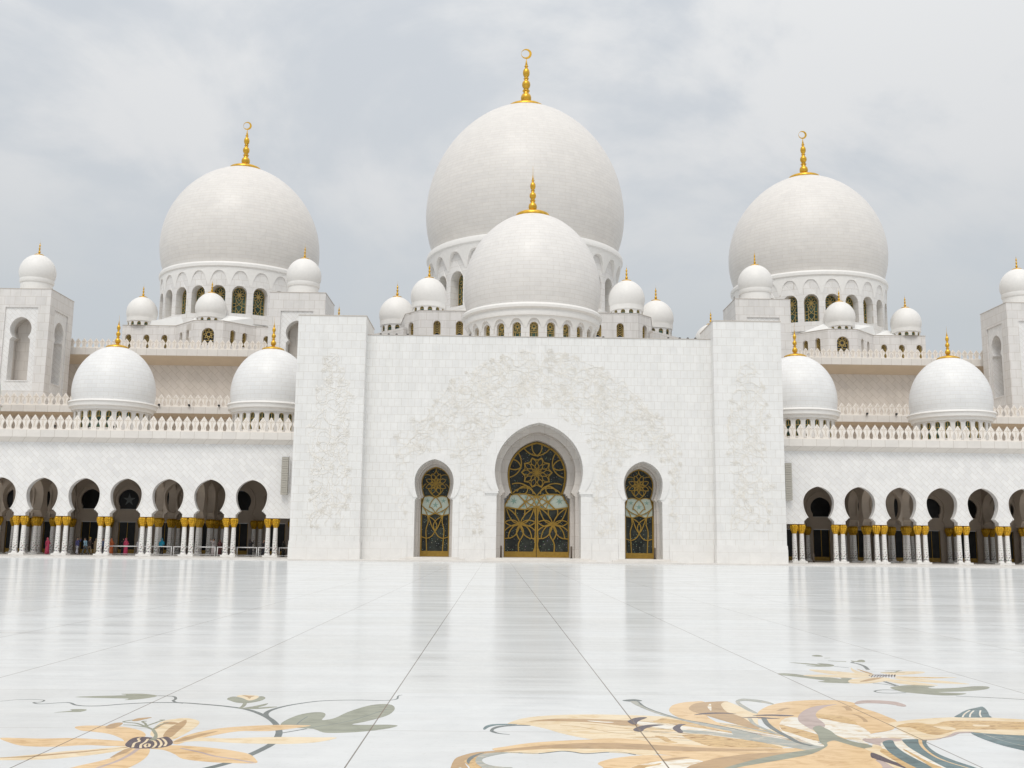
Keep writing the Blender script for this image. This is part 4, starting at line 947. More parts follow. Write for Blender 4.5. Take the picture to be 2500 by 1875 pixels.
# ------------------------------------------------------------------ people
SKIN = plain('skin', (0.36, 0.21, 0.14), 0.55); HAIR = plain('black_hair', (0.02, 0.015, 0.012), 0.5)
CL = {}
def cloth(c, nm='cloth'):
    k = tuple(round(x, 3) for x in c)
    if k not in CL: CL[k] = plain('%s_fabric' % nm, c, 0.85, var=.12, scale=6)
    return CL[k]
def person(label, x, y, H, face, pose, wear, top, bottom=None, hood=None, hat=None):
    "face: heading angle (0 looks at the courtyard); pose: stride, arm lift (left, right), lean"
    z0 = .15; T = thing('person', label, 'person', (x, y, z0), 'visitors in the left arcade'); k = H / 1.7
    stride, al, ar, lean = pose
    f = Vector((math.sin(face), -math.cos(face), 0)); r = Vector((math.cos(face), math.sin(face), 0)); up = Vector((0, 0, 1))
    def pt(a, b, c): return r * (a * k) + f * ((b + lean * max(0, c - .9)) * k) + up * (c * k)
    V = []; Rd = []; Ed = []
    def v(p, rad, par=None):
        V.append(p); Rd.append(rad * k)
        if par is not None: Ed.append((par, len(V) - 1))
        return len(V) - 1
    pel = v(pt(0, 0, .93), .115); sp_ = v(pt(0, 0, 1.12), .105, pel); ch = v(pt(0, .0, 1.32), .125, sp_); nk = v(pt(0, .01, 1.46), .05, ch); hd = v(pt(0, .02, 1.54), .07, nk); hd2 = v(pt(0, .02, 1.62), .085, hd); v(pt(0, .01, 1.67), .06, hd2)
    v(pt(0, .105, 1.585), .014, hd2)     # nose
    for s_ in (-1, 1): v(pt(s_ * .085, .0, 1.60), .014, hd2)
    J = {}
    for s_, ph in ((-1, stride), (1, -stride)):
        h = v(pt(s_ * .085, 0, .90), .085, pel); kn = v(pt(s_ * .09, .55 * ph + .03 * abs(ph), .50), .058, h); an = v(pt(s_ * .09, ph if ph > 0 else ph * 1.1, .08 + (.06 if ph < 0 else 0)), .038, kn); v(pt(s_ * .1, ph + .16, .03), .035, an)
        J['k%d' % s_] = (V[h], V[kn], V[an])
    for s_, lift in ((-1, al), (1, ar)):
        sh = v(pt(s_ * .175, 0, 1.38), .05, ch)
        if lift > .5: e = pt(s_ * .24, .16, 1.30 - .10 + .12 * lift); wpt = pt(s_ * .11, .28, 1.34 + .22 * lift)
        elif lift > 0: e = pt(s_ * .22, .05, 1.12); wpt = pt(s_ * .12, .27, 1.14)
        else: sw = -.3 * stride * s_ * -1; e = pt(s_ * .22, sw * .4, 1.12); wpt = pt(s_ * .22, sw + .05, .88)
        el_ = v(e, .038, sh); wr = v(wpt, .026, el_); d = (wpt - e).normalized(); pa = v(wpt + d * .07 * k, .028, wr)
        J['a%d' % s_] = (V[sh], e, wpt)
        side_ = d.cross(up).normalized() if abs(d.z) < .95 else r
        for q, (o_, ln) in enumerate(((-.024, .07), (-.009, .08), (.008, .075), (.023, .06))):
            b_ = v(wpt + d * .09 * k + side_ * o_ * k, .009, pa); v(V[b_] + d * ln * .55 * k - f * -.008 * k, .008, b_)
        v(wpt + d * .055 * k + side_ * .045 * k + d * .02, .009, pa)
    me = bpy.data.meshes.new('body'); me.from_pydata(V, Ed, []); o = bpy.data.objects.new('body', me); COL.objects.link(o); o.parent = T
    me.materials.append(SKIN)
    md = o.modifiers.new('skin', 'SKIN')
    for i, sv in enumerate(me.skin_vertices[0].data): sv.radius = (Rd[i], Rd[i]); sv.use_root = (i == 0)
    md.use_smooth_shade = True; o.modifiers.new('sub', 'SUBSURF').levels = 1; o.modifiers['sub'].render_levels = 1
    O = Vector((x, y, z0)); P_ = lambda p: O + p
    fw = 0.0
    sleeve = MB()
    def tube(mb, pts, rs):
        for i in range(len(pts) - 1): mb.bar(P_(pts[i]), P_(pts[i + 1]), rs[i] * k, 10, 0, rs[i + 1] * k)
    def torso(mb, zlo, flare, col):
        rings = []
        for c_, rx, ry in ((zlo, flare, flare * .8), (1.0, .175, .135), (1.15, .165, .125), (1.32, .195, .14), (1.40, .18, .12), (1.45, .09, .085)):
            if c_ < zlo: continue
            p = P_(pt(0, 0, c_)); rings.append((p, rx * k, ry * k))
        mb.loft(rings, 0, True, 14)
    m1 = MB()
    if wear == 'robe':
        rings = []
        sx = abs(stride) * .5
        for c_, rx, ry in ((.05, .23 + sx * .3, .20 + sx), (.5, .20, .18 + sx * .5), (.9, .19, .16), (1.1, .175, .14), (1.32, .205, .15), (1.41, .17, .12), (1.47, .075, .07)): rings.append((P_(pt(0, 0, c_)), rx * k, ry * k))
        m1.loft(rings, 0, True, 16)
    else: torso(m1, .86, .185, top)
    for s_ in (-1, 1): tube(m1, [J['a%d' % s_][0], J['a%d' % s_][1], J['a%d' % s_][2] + (J['a%d' % s_][1] - J['a%d' % s_][2]) * .1], [.075, .062, .055])
    m1.build('robe' if wear == 'robe' else 'shirt', cloth(top), T)
    if bottom:
        m1 = MB(); m1.loft([(P_(pt(0, 0, .74)), .15 * k, .12 * k), (P_(pt(0, 0, .98)), .168 * k, .13 * k)], 0, True, 14)
        for s_ in (-1, 1): tube(m1, list(J['k%d' % s_]), [.10, .075, .062])
        m1.build('trousers', cloth(bottom), T)
    m1 = MB()
    for s_ in (-1, 1):
        a_ = J['k%d' % s_][2]; q = P_(a_ + f * .07 * k - up * .045 * k); m1.loft([(q - f * .13 * k, .035, .03, f), (q - f * .06 * k, .05, .042, f), (q + f * .07 * k, .048, .03, f), (q + f * .13 * k, .025, .018, f)], 0, True, 10)
    m1.build('shoes', cloth((0.03, 0.03, 0.03)), T)
    m1 = MB(); hc = pt(0, .01, 1.61)
    if hood:
        m1.loft([(P_(pt(0, -.01, 1.40)), .15 * k, .13 * k), (P_(pt(0, -.02, 1.50)), .115 * k, .105 * k), (P_(pt(0, -.025, 1.60)), .115 * k, .115 * k), (P_(pt(0, -.03, 1.69)), .09 * k, .095 * k), (P_(pt(0, -.03, 1.73)), .035 * k, .04 * k)], 0, True, 14); m1.build('hood', cloth(hood), T)
    else:
        m1.loft([(P_(pt(0, -.045, 1.55)), .06 * k, .05 * k), (P_(pt(0, -.035, 1.61)), .095 * k, .085 * k), (P_(pt(0, -.015, 1.68)), .085 * k, .092 * k), (P_(pt(0, -.01, 1.725)), .04 * k, .045 * k)], 0, True, 12); m1.build('hair', HAIR, T)
    if hat:
        m1 = MB(); m1.loft([(P_(pt(0, .02, 1.665)), .13 * k, .14 * k), (P_(pt(0, .0, 1.68)), .105 * k, .11 * k), (P_(pt(0, -.01, 1.74)), .07 * k, .075 * k)], 0, True, 14); m1.build('hat', cloth(hat), T)
def px_x(px, y): return at(px, 1340, y)[0]
PINK = (.42, .045, .10); BLACK = (.015, .015, .018)
def at_person(label, px, y, *a, **k): person(label, px_x(px, y), y, *a, **k)
at_person('person in a long crimson hooded robe, standing, farthest left', 115.4, 103.4, 1.62, 1.2, (.06, 0, .3, 0), 'robe', PINK, None, hood=(.40, .05, .10))
at_person('person in purple-blue shirt and white trousers, hand raised to the ear', 188, 103.6, 1.68, 1.4, (.12, 0, .9, 0), 'shirt', (.09, .09, .24), (.55, .55, .62))
at_person('person in light blue shirt and grey trousers, striding left', 208.5, 103.4, 1.64, -1.3, (.32, 0, 0, .12), 'shirt', (.22, .36, .46), (.07, .08, .085))
at_person('person in dark top, khaki trousers and yellow cap, walking right', 217.5, 103.9, 1.66, 1.3, (-.24, 0, .2, .08), 'shirt', (.05, .035, .03), (.22, .18, .13), hat=(.5, .36, .06))
at_person('person in plain khaki brown robe beside a column pair', 233.5, 104.2, 1.60, -.4, (0, 0, 0, 0), 'robe', (.20, .15, .09), None, hood=(.17, .13, .08))
at_person('person in dark blue seen between two columns', 250.5, 104.0, 1.62, 0, (0, 0, 0, 0), 'shirt', (.05, .07, .14), (.03, .03, .04))
at_person('person in a long orange hooded robe holding something at the waist', 271.4, 103.5, 1.62, 1.2, (.05, 0, .3, 0), 'robe', (.50, .13, .045), None, hood=(.48, .13, .05))
at_person('person in black robe behind the barrier, close to the pink one', 300, 104.0, 1.63, .5, (0, 0, 0, 0), 'robe', BLACK, None, hood=BLACK)
at_person('person in a long bright pink robe with a wide pink hat', 306.8, 103.6, 1.64, 1.0, (.05, 0, .2, 0), 'robe', (.50, .05, .12), None, hood=(.45, .06, .12), hat=(.5, .12, .15))
at_person('person in pale grey clothes half hidden by a column', 339.5, 104.0, 1.62, .3, (0, 0, 0, 0), 'robe', (.42, .41, .43), None, hood=(.42, .41, .43))
at_person('person in bright cyan top and dark trousers behind the barrier', 394, 103.6, 1.66, .2, (0, 0, .2, 0), 'shirt', (.01, .27, .42), (.02, .02, .025), hood=(.01, .25, .4))
at_person('person in a white robe holding both arms up to take a picture', 521, 103.9, 1.68, -1.0, (0, .9, .9, 0), 'robe', (.42, .38, .38))
at_person('person in dark maroon robe and headscarf behind the barrier', 536.5, 103.7, 1.60, .6, (0, 0, 0, 0), 'robe', (.06, .018, .018), None, hood=(.07, .02, .02))
at_person('person in a long black robe and headscarf, facing right', 611, 103.5, 1.66, 1.3, (.05, 0, .9, 0), 'robe', BLACK, None, hood=BLACK)
at_person('person in black shirt and trousers walking right, left of the last column pair', 643, 103.5, 1.67, 1.3, (.22, 0, .3, .05), 'shirt', (.022, .02, .024), (.03, .03, .045))
at_person('person in dark clothes at the inner end of the arcade by the entrance block', 692, 104.2, 1.55, -.6, (0, 0, 0, 0), 'robe', (.025, .025, .02), None, hood=(.03, .03, .025))

# ------------------------------------------------------------------ flower inlays in the courtyard floor
V1 = (0, 1740, 3.3515); V2 = (1100, 1700, 5.53); V3 = (1450, 1690, 5.53); V4 = (1820, 1690, 6.144); V5 = (2140, 1700, 6.144); V6 = (1880, 1590, 3.95); V7 = (550, 1680, 5.027); VA = (0, 1550, 2.0109)
def inlay_mat(name, col, vein=0.12, vcol=None, sc=1.0):
    m, nt, b = mat(name); g = N(nt, 'ShaderNodeNewGeometry'); s = N(nt, 'ShaderNodeSeparateXYZ'); L(nt, g.outputs['Position'], s.inputs[0])
    u = mth(nt, 'DIVIDE', mth(nt, 'ADD', s.outputs[0], 1.095), 2.415); v = mth(nt, 'DIVIDE', mth(nt, 'ADD', s.outputs[1], -0.10), 2.36)
    ju = ramp(nt, mth(nt, 'MULTIPLY', mth(nt, 'PINGPONG', u, 0.5), 2.415), [(0.0055, (1, 1, 1)), (0.0075, (0, 0, 0))])
    jv = ramp(nt, mth(nt, 'MULTIPLY', mth(nt, 'PINGPONG', v, 0.5), 2.36), [(0.0045, (1, 1, 1)), (0.0065, (0, 0, 0))])
    mp = N(nt, 'ShaderNodeMapping'); mp.inputs['Scale'].default_value = (1.2 * sc, 2.4 * sc, 1); mp.inputs['Rotation'].default_value = (0, 0, .4); L(nt, g.outputs['Position'], mp.inputs[0])
    n = N(nt, 'ShaderNodeTexNoise'); n.inputs['Scale'].default_value = 3; n.inputs['Detail'].default_value = 8; n.inputs['Roughness'].default_value = .65; n.inputs['Distortion'].default_value = 1.0; L(nt, mp.outputs[0], n.inputs['Vector'])
    vc = vcol or tuple(c * (1 - vein * 1.6) for c in col)
    c = ramp(nt, n.outputs[0], [(0.36, vc), (0.52, col), (0.75, tuple(min(.9, c * (1 + vein * .5)) for c in col))])
    c = mixc(nt, ju, c, (0.16, 0.11, 0.07)); c = mixc(nt, mth(nt, 'MULTIPLY', jv, .7), c, tuple(x * .55 for x in col))
    L(nt, c, b.inputs['Base Color']); b.inputs['Roughness'].default_value = .14; b.inputs['IOR'].default_value = 1.11; return m
IC = dict(tan=inlay_mat('tan_marble', (.74, .53, .30), .17, (.60, .39, .19)), cream=inlay_mat('cream_marble', (.79, .66, .46), .12, (.70, .53, .31)), brown=inlay_mat('brown_marble', (.48, .32, .17), .12),
          sage=inlay_mat('sage_marble', (.29, .305, .235), .14), teal=inlay_mat('teal_marble', (.13, .20, .215), .22), dark=inlay_mat('dark_purple_marble', (.09, .07, .09), .1),
          mauve=inlay_mat('mauve_marble', (.50, .40, .37), .12), ochre=inlay_mat('ochre_veined_marble', (.64, .44, .21), .2, (.36, .20, .07), 2.3), slate=inlay_mat('slate_green_marble', (.15, .175, .175), .12),
          pale=inlay_mat('pale_veined_marble', (.81, .78, .70), .05, (.66, .52, .34), 1.4), grey=inlay_mat('grey_green_marble', (.34, .36, .33), .18, (.55, .50, .42), 1.5))
ZC = [0]
def zlay(layer): ZC[0] += 1; return 0.0006 + 0.00008 * layer + 0.000010 * ZC[0]
def cut_in(T, name, view, col, pts, layer, curve=4):
    "closed piece of coloured stone laid in the floor, 3 mm per layer"
    ox, oy, s = view; p = cr(pts, curve, True) if curve else pts
    z = zlay(layer); q = [floor_at(ox + a / s, oy + b / s) for a, b in p]
    mb = MB(); mb.slab([q], z, -0.001, lambda u, v, d: (u, v, d), back=False); o = mb.build(name, IC[col], T)
    return o
def line_in(T, name, view, col, pts, w, layer, taper=None):
    ox, oy, s = view; q = [floor_at(ox + a / s, oy + b / s) for a, b in cr(pts, 5)]; z = zlay(layer); n = len(q)
    tp = [1] * n if not taper else [taper[0] + (taper[1] - taper[0]) * i / (n - 1) for i in range(n)]
    mb = MB(); mb.ribbon(q, w / 2, z, -0.001, lambda u, v, d: (u, v, d), taper=tp); return mb.build(name, IC[col], T)
T = thing('flower_inlay', 'left floor flower of tan stone with long narrow petals, striped centre and green vine', 'floor inlay', (*floor_at(360, 1810), 0))
cut_in(T, 'leaf', VA, 'sage', [(370, 305), (480, 300), (620, 296), (595, 290), (700, 289), (772, 298), (740, 308), (670, 317), (610, 320), (630, 313), (500, 310)], 0, 3)
cut_in(T, 'leaf', VA, 'sage', [(265, 381), (350, 372), (345, 366), (395, 364), (427, 368), (395, 378), (330, 379)], 0, 3)
line_in(T, 'stem', VA, 'slate', [(0, 326), (90, 318), (160, 317), (216, 321), (200, 330), (165, 332), (200, 339), (330, 332), (370, 344), (420, 349), (500, 348), (600, 340), (740, 333), (880, 333), (1000, 341), (1120, 352), (1220, 368), (1300, 398), (1345, 428), (1366, 460), (1368, 490), (1340, 530), (1290, 560), (1200, 600), (1100, 634), (980, 665), (850, 700)], .045, 0, (.25, 1.7))
line_in(T, 'stem', VA, 'slate', [(772, 299), (815, 300), (855, 303), (862, 315), (850, 323), (865, 331), (900, 336)], .03, 0)
line_in(T, 'stem', VA, 'slate', [(1312, 405), (1305, 388), (1330, 370), (1400, 350), (1500, 333), (1600, 323), (1750, 320), (1880, 322), (1945, 316), (1955, 300), (1975, 295)], .035, 0, (1.6, .4))
line_in(T, 'stem', V7, 'slate', [(670, 555), (820, 530), (1000, 498)], .025, 0)
line_in(T, 'stem', V7, 'sage', [(170, 248), (215, 225), (240, 190), (235, 170)], .04, 0)
cut_in(T, 'leaf', V7, 'sage', [(190, 248), (330, 225), (430, 205), (525, 186), (490, 212), (400, 240), (520, 230), (645, 228), (560, 243), (400, 256), (260, 255)], 0, 3)
cut_in(T, 'bud', V7, 'sage', [(20, 130), (95, 103), (200, 120), (290, 152), (370, 130), (420, 102), (475, 105), (490, 128), (420, 160), (270, 184), (140, 178), (50, 150)], 0, 3)
cut_in(T, 'bud', V7, 'cream', [(140, 102), (200, 84), (380, 92), (412, 105), (380, 132), (290, 153), (215, 120)], 1, 3)
cut_in(T, 'bud', V7, 'brown', [(195, 84), (290, 96), (358, 97), (320, 112), (298, 132), (270, 112)], 2, 2)
cut_in(T, 'leaf', V7, 'sage', [(680, 440), (760, 385), (900, 330), (1050, 300), (1170, 296), (1228, 315), (1220, 350), (1185, 390), (1250, 388), (1350, 365), (1500, 295), (1700, 230), (1850, 200), (1980, 196), (2060, 215), (2078, 262), (2010, 325), (1880, 370), (1700, 415), (1555, 445), (1700, 452), (1980, 449), (2117, 461), (2000, 495), (1800, 522), (1600, 540), (1350, 550), (1200, 543), (1080, 500), (900, 490), (720, 470)], 1, 3)
line_in(T, 'leaf_vein', V7, 'slate', [(1030, 495), (1140, 470), (1300, 445), (1560, 395), (1800, 320), (1980, 262)], .012, 2)
line_in(T, 'leaf_vein', V7, 'slate', [(880, 445), (930, 400), (1010, 350)], .012, 2)
cut_in(T, 'petal', V1, 'cream', [(1230, 180), (1265, 120), (1330, 70), (1440, 50), (1540, 45), (1630, 72), (1600, 120), (1500, 180), (1400, 225), (1300, 215)], 1, 4)
cut_in(T, 'petal', V1, 'brown', [(1335, 195), (1370, 140), (1440, 95), (1520, 60), (1520, 95), (1460, 150), (1400, 200)], 2, 4)
cut_in(T, 'petal', V1, 'brown', [(1255, 135), (1330, 95), (1340, 78), (1400, 74), (1460, 86), (1410, 98), (1345, 96), (1290, 128)], 3, 3)
cut_in(T, 'petal', V1, 'tan', [(612, 118), (700, 106), (850, 107), (1000, 115), (1110, 135), (1175, 160), (1190, 192), (1120, 215), (1030, 245), (1000, 215), (900, 175), (760, 155), (660, 145)], 1, 4)
cut_in(T, 'petal', V1, 'tan', [(0, 208), (150, 208), (350, 212), (600, 208), (850, 222), (1030, 237), (1045, 270), (900, 272), (700, 265), (450, 278), (200, 272), (80, 245)], 2, 4)
cut_in(T, 'petal', V1, 'cream', [(-160, 372), (0, 368), (250, 345), (500, 318), (800, 296), (1030, 275), (1080, 290), (900, 325), (650, 358), (350, 383), (0, 388), (-160, 384)], 1, 4)
cut_in(T, 'petal', V1, 'brown', [(-100, 372), (200, 366), (500, 342), (800, 312), (1035, 280), (1030, 288), (820, 302), (500, 330), (220, 356)], 2, 3)
cut_in(T, 'petal', V1, 'tan', [(300, 560), (450, 490), (620, 440), (800, 400), (940, 360), (1030, 310), (1100, 288), (1215, 288), (1215, 340), (1150, 400), (1020, 465), (820, 540), (500, 620)], 2, 4)
line_in(T, 'petal_vein', V1, 'mauve', [(1130, 295), (1060, 345), (950, 400), (820, 445), (700, 490)], .035, 3)
cut_in(T, 'petal', V1, 'brown', [(1020, 300), (1090, 288), (1040, 325), (960, 352), (900, 368)], 3, 3)
cut_in(T, 'petal', V1, 'tan', [(1410, 240), (1480, 205), (1600, 165), (1800, 128), (2050, 108), (2300, 100), (2480, 103), (2540, 108), (2400, 128), (2200, 150), (1950, 152), (1700, 195), (1550, 228), (1450, 258)], 1, 4)
cut_in(T, 'petal', V1, 'brown', [(1412, 242), (1500, 208), (1650, 172), (1790, 150), (1640, 195), (1500, 235)], 2, 3)
cut_in(T, 'petal', V7, 'cream', [(-840, 690), (-600, 640), (-300, 608), (0, 618), (400, 605), (800, 600), (1150, 605), (1370, 610), (1150, 660), (850, 682), (500, 683), (100, 672), (-300, 650), (-600, 668)], 1, 4)
cut_in(T, 'petal', V1, 'tan', [(1220, 292), (1350, 270), (1500, 270), (1700, 285), (1900, 310), (2040, 340), (2095, 385), (2090, 412), (1900, 412), (1700, 402), (1500, 378), (1430, 340), (1340, 305)], 2, 4)
line_in(T, 'petal_vein', V1, 'mauve', [(1480, 292), (1640, 325), (1750, 355), (1900, 378), (2080, 410)], .03, 3)
cut_in(T, 'flower_centre', V1, 'dark', [(1025, 270), (1045, 235), (1090, 208), (1150, 198), (1230, 202), (1300, 208), (1370, 198), (1415, 240), (1385, 272), (1300, 290), (1200, 294), (1090, 292)], 4, 4)
for pp in ([(1085, 285), (1100, 250), (1140, 235), (1130, 215), (1150, 205)], [(1150, 290), (1155, 262), (1190, 240), (1210, 215)], [(1195, 285), (1185, 268), (1205, 255), (1225, 262), (1215, 280)], [(1250, 288), (1275, 262), (1265, 235), (1240, 228)], [(1300, 285), (1320, 260), (1310, 232), (1285, 215)], [(1345, 275), (1360, 250), (1345, 225), (1325, 212)]):
    line_in(T, 'centre_stripe', V1, 'cream', pp, .020, 5)
cut_in(T, 'pistil', V1, 'sage', [(1215, 228), (1250, 205), (1262, 180), (1240, 145), (1262, 135), (1290, 180), (1275, 222)], 6, 3)
for pp in ([(1250, 140), (1200, 118), (1120, 88), (1010, 76), (1070, 62), (1180, 48)], [(1245, 136), (1200, 112), (1190, 90), (1165, 72), (1200, 70)], [(1255, 135), (1300, 105), (1330, 92), (1380, 80)], [(1200, 108), (1280, 80), (1320, 66), (1342, 60), (1305, 60)], [(1215, 122), (1100, 104), (1010, 100)]):
    line_in(T, 'stamen', V1, 'sage', pp, .022, 5)
cut_in(T, 'anther', V1, 'brown', [(1080, 65), (1120, 48), (1200, 40), (1242, 40), (1180, 55), (1120, 68)], 5, 3)
cut_in(T, 'anther', V1, 'brown', [(862, 118), (900, 95), (960, 82), (1005, 84), (985, 105), (930, 128), (880, 130)], 5, 3)
# ---- small flower, right
T = thing('flower_inlay', 'small floor flower at the right, farther off, cream petals and two forked green leaves', 'floor inlay', (*floor_at(2180, 1650), 0))
cut_in(T, 'leaf', V6, 'sage', [(72, 216), (150, 212), (260, 222), (400, 240), (600, 255), (690, 268), (680, 256), (780, 260), (800, 290), (760, 308), (650, 306), (540, 302), (460, 292), (530, 285), (400, 265), (250, 245), (120, 232)], 0, 3)
cut_in(T, 'leaf', V6, 'sage', [(185, 108), (280, 112), (380, 118), (490, 127), (450, 116), (560, 122), (620, 136), (580, 148), (440, 148), (345, 138), (450, 138), (330, 124)], 0, 3)
cut_in(T, 'leaf', V6, 'sage', [(1160, 350), (1230, 336), (1380, 326), (1590, 338), (1520, 350), (1600, 360), (1800, 352), (1960, 338), (2080, 338), (2118, 352), (2060, 370), (1900, 385), (1700, 392), (1620, 396), (1760, 402), (1895, 408), (1800, 424), (1650, 425), (1450, 410), (1280, 392), (1200, 370)], 0, 3)
for pp in ([(780, 158), (820, 182), (900, 205), (1000, 222), (960, 245), (860, 225), (790, 190)], [(375, 178), (480, 180), (620, 192), (800, 208), (960, 218), (950, 235), (780, 232), (600, 220), (450, 200)], [(320, 232), (480, 226), (700, 228), (950, 232), (940, 252), (750, 255), (560, 250), (420, 246)], [(755, 285), (800, 268), (900, 258), (1050, 252), (1160, 262), (1100, 290), (980, 306), (850, 312), (770, 305)],
           [(1060, 205), (1180, 200), (1330, 194), (1480, 198), (1470, 212), (1330, 224), (1200, 230)], [(1210, 240), (1350, 245), (1560, 248), (1800, 252), (1600, 262), (1400, 262), (1240, 256)], [(1200, 255), (1380, 262), (1600, 280), (1800, 300), (1920, 318), (1700, 310), (1500, 298), (1300, 280)], [(1120, 265), (1260, 280), (1420, 300), (1620, 328), (1480, 330), (1300, 318), (1180, 300), (1100, 280)]):
    cut_in(T, 'petal', V6, 'cream', pp, 1, 4)
cut_in(T, 'petal', V6, 'brown', [(835, 170), (900, 188), (985, 215), (960, 220), (890, 195)], 2, 3); cut_in(T, 'petal', V6, 'brown', [(860, 298), (960, 265), (1090, 252), (1000, 280)], 2, 3)
cut_in(T, 'petal', V6, 'ochre', [(1220, 246), (1500, 252), (1720, 254), (1500, 260)], 2, 3)
for k in range(9): line_in(T, 'centre_stripe', V6, 'dark', [(955 + k * 30, 238 + (2 if k % 2 else 0)), (965 + k * 30, 228), (990 + k * 27, 228), (975 + k * 28, 250)], .014, 3)
line_in(T, 'stamen', V6, 'sage', [(1065, 205), (1180, 206), (1250, 186)], .03, 3); line_in(T, 'stamen', V6, 'sage', [(1110, 190), (1190, 188), (1270, 188)], .03, 3); line_in(T, 'stamen', V6, 'sage', [(1160, 204), (1300, 207)], .03, 3)
line_in(T, 'stem', V6, 'slate', [(800, 105), (795, 112), (850, 122), (910, 145), (945, 178)], .05, 0); line_in(T, 'stem', V6, 'slate', [(1105, 292), (1160, 312), (1225, 332)], .05, 0)
line_in(T, 'stem', V6, 'slate', [(1250, 378), (1100, 372), (1010, 384), (1060, 400), (1180, 404), (1310, 400)], .025, 0); line_in(T, 'stem', V6, 'slate', [(990, 308), (1100, 318), (1210, 335)], .02, 0)
line_in(T, 'stem', V6, 'slate', [(1790, 432), (1980, 440), (2212, 452), (2500, 470)], .02, 0); line_in(T, 'stem', V6, 'slate', [(620, 146), (760, 160)], .02, 0)
cut_in(T, 'bud', V6, 'sage', [(778, 90), (830, 96), (860, 84), (905, 85), (915, 104), (860, 104), (800, 102)], 0, 3); cut_in(T, 'bud', V6, 'sage', [(400, 44), (440, 36), (480, 38), (510, 50), (450, 52)], 0, 3)
line_in(T, 'leaf', V6, 'sage', [(560, 92), (640, 97), (735, 101)], .07, 0, (.4, 1)); line_in(T, 'leaf', V6, 'sage', [(525, 66), (580, 65)], .03, 0)
# ---- big iris like flower
T = thing('flower_inlay', 'largest floor flower at lower right, sweeping tan, brown and teal petals', 'floor inlay', (*floor_at(2000, 1870), 0))
cut_in(T, 'petal', V2, 'cream', [(765, 375), (850, 335), (1000, 295), (1200, 270), (1500, 252), (1900, 246), (2212, 250), (2700, 265), (3200, 300), (4200, 430), (4800, 520), (4900, 640), (4200, 700), (3200, 660), (2500, 610), (2100, 585), (1850, 572), (1500, 500), (1300, 440), (1080, 395), (900, 380)], 0, 3)
cut_in(T, 'petal', V2, 'brown', [(1050, 342), (1250, 315), (1500, 303), (1800, 308), (2212, 318), (2700, 350), (2900, 395), (2500, 400), (2212, 388), (1950, 360), (1700, 345), (1350, 338)], 1, 3)
cut_in(T, 'petal', V2, 'pale', [(1840, 330), (2010, 336), (2212, 350), (2120, 358), (1950, 346)], 2, 2)
rs = random.Random(5)
for i in range(46):
    y0_ = rs.uniform(350, 640); x0_ = rs.uniform(100, 1500) + (0 if y0_ < 520 else 300); t_ = rs.uniform(.45, .95)
    x1_, y1_ = x0_ + (3400 - x0_) * t_, y0_ + (745 - y0_) * t_ ** 1.15; bw_ = 30 * math.sin(PI * t_)
    line_in(T, 'petal_vein', V3, rs.choice(['ochre', 'brown', 'pale', 'grey', 'ochre', 'mauve', 'pale']), [(x0_, y0_), ((x0_ * 2 + x1_) / 3, (y0_ * 2 + y1_) / 3 - bw_), ((x0_ + 2 * x1_) / 3, (y0_ + 2 * y1_) / 3 - bw_), (x1_, y1_)], rs.uniform(.012, .04), 5 + i % 3, (.3, 1.0))
for pp in ([(1480, 392), (1750, 415), (2000, 460), (2212, 497), (2500, 520)], [(1750, 372), (2000, 390), (2212, 418), (2700, 480), (3200, 540)]): line_in(T, 'petal_vein', V2, 'brown', pp, .012, 3)
cut_in(T, 'petal', V2, 'teal', [(440, 440), (470, 405), (560, 380), (750, 374), (900, 380), (760, 386), (620, 392), (520, 415), (465, 448)], 1, 3)
cut_in(T, 'petal', V2, 'slate', [(530, 462), (580, 420), (700, 396), (950, 387), (1080, 397), (900, 397), (720, 410), (610, 435), (580, 465), (660, 500), (800, 517), (650, 505), (560, 485)], 1, 3)
cut_in(T, 'petal', V2, 'tan', [(560, 715), (750, 680), (1050, 635), (1450, 605), (1900, 585), (2300, 570), (3000, 640), (4000, 700), (4900, 720), (4900, 900), (4000, 840), (3000, 800), (2212, 712), (1800, 705), (1400, 715), (1000, 735), (780, 755)], 2, 3)
cut_in(T, 'petal', V2, 'brown', [(-2, 1010), (48, 860), (150, 805), (330, 760), (550, 740), (900, 700), (1200, 672), (1700, 637), (2212, 632), (2700, 655), (3300, 690), (4000, 720), (4500, 722), (4000, 745), (3300, 745), (2700, 730), (2212, 712), (1500, 706), (1000, 728), (700, 755), (450, 800), (330, 860), (230, 860), (190, 900), (260, 1010), (130, 960)], 3, 3)
cut_in(T, 'petal', V2, 'cream', [(700, 757), (1000, 735), (1500, 712), (2212, 715), (2800, 740), (2700, 800), (2400, 775), (2100, 757), (1820, 777), (1650, 752), (1450, 742), (1180, 776), (950, 768)], 3, 3)
line_in(T, 'petal_vein', V2, 'slate', [(780, 758), (950, 766), (1180, 773), (1330, 760), (1500, 742), (1650, 752), (1820, 775), (2100, 757), (2300, 758), (2500, 790)], .014, 4)
cut_in(T, 'petal', V2, 'ochre', [(180, 880), (270, 850), (360, 825), (340, 880), (420, 968), (560, 1100), (250, 1100), (260, 960)], 3, 3)
cut_in(T, 'petal', V2, 'grey', [(335, 880), (370, 810), (500, 770), (800, 758), (620, 790), (450, 835), (428, 880), (520, 930), (700, 955), (840, 962), (700, 990), (480, 985), (380, 935)], 4, 3)
cut_in(T, 'petal', V2, 'slate', [(215, 880), (260, 820), (370, 780), (460, 762), (340, 815), (265, 880), (250, 918)], 5, 3)
cut_in(T, 'petal', V2, 'tan', [(1990, 905), (2150, 850), (2350, 820), (2600, 800), (2900, 800), (3300, 815), (3700, 800), (4300, 770), (4900, 800), (4700, 1250), (3000, 1300), (2200, 1120), (2060, 960)], 3, 3)
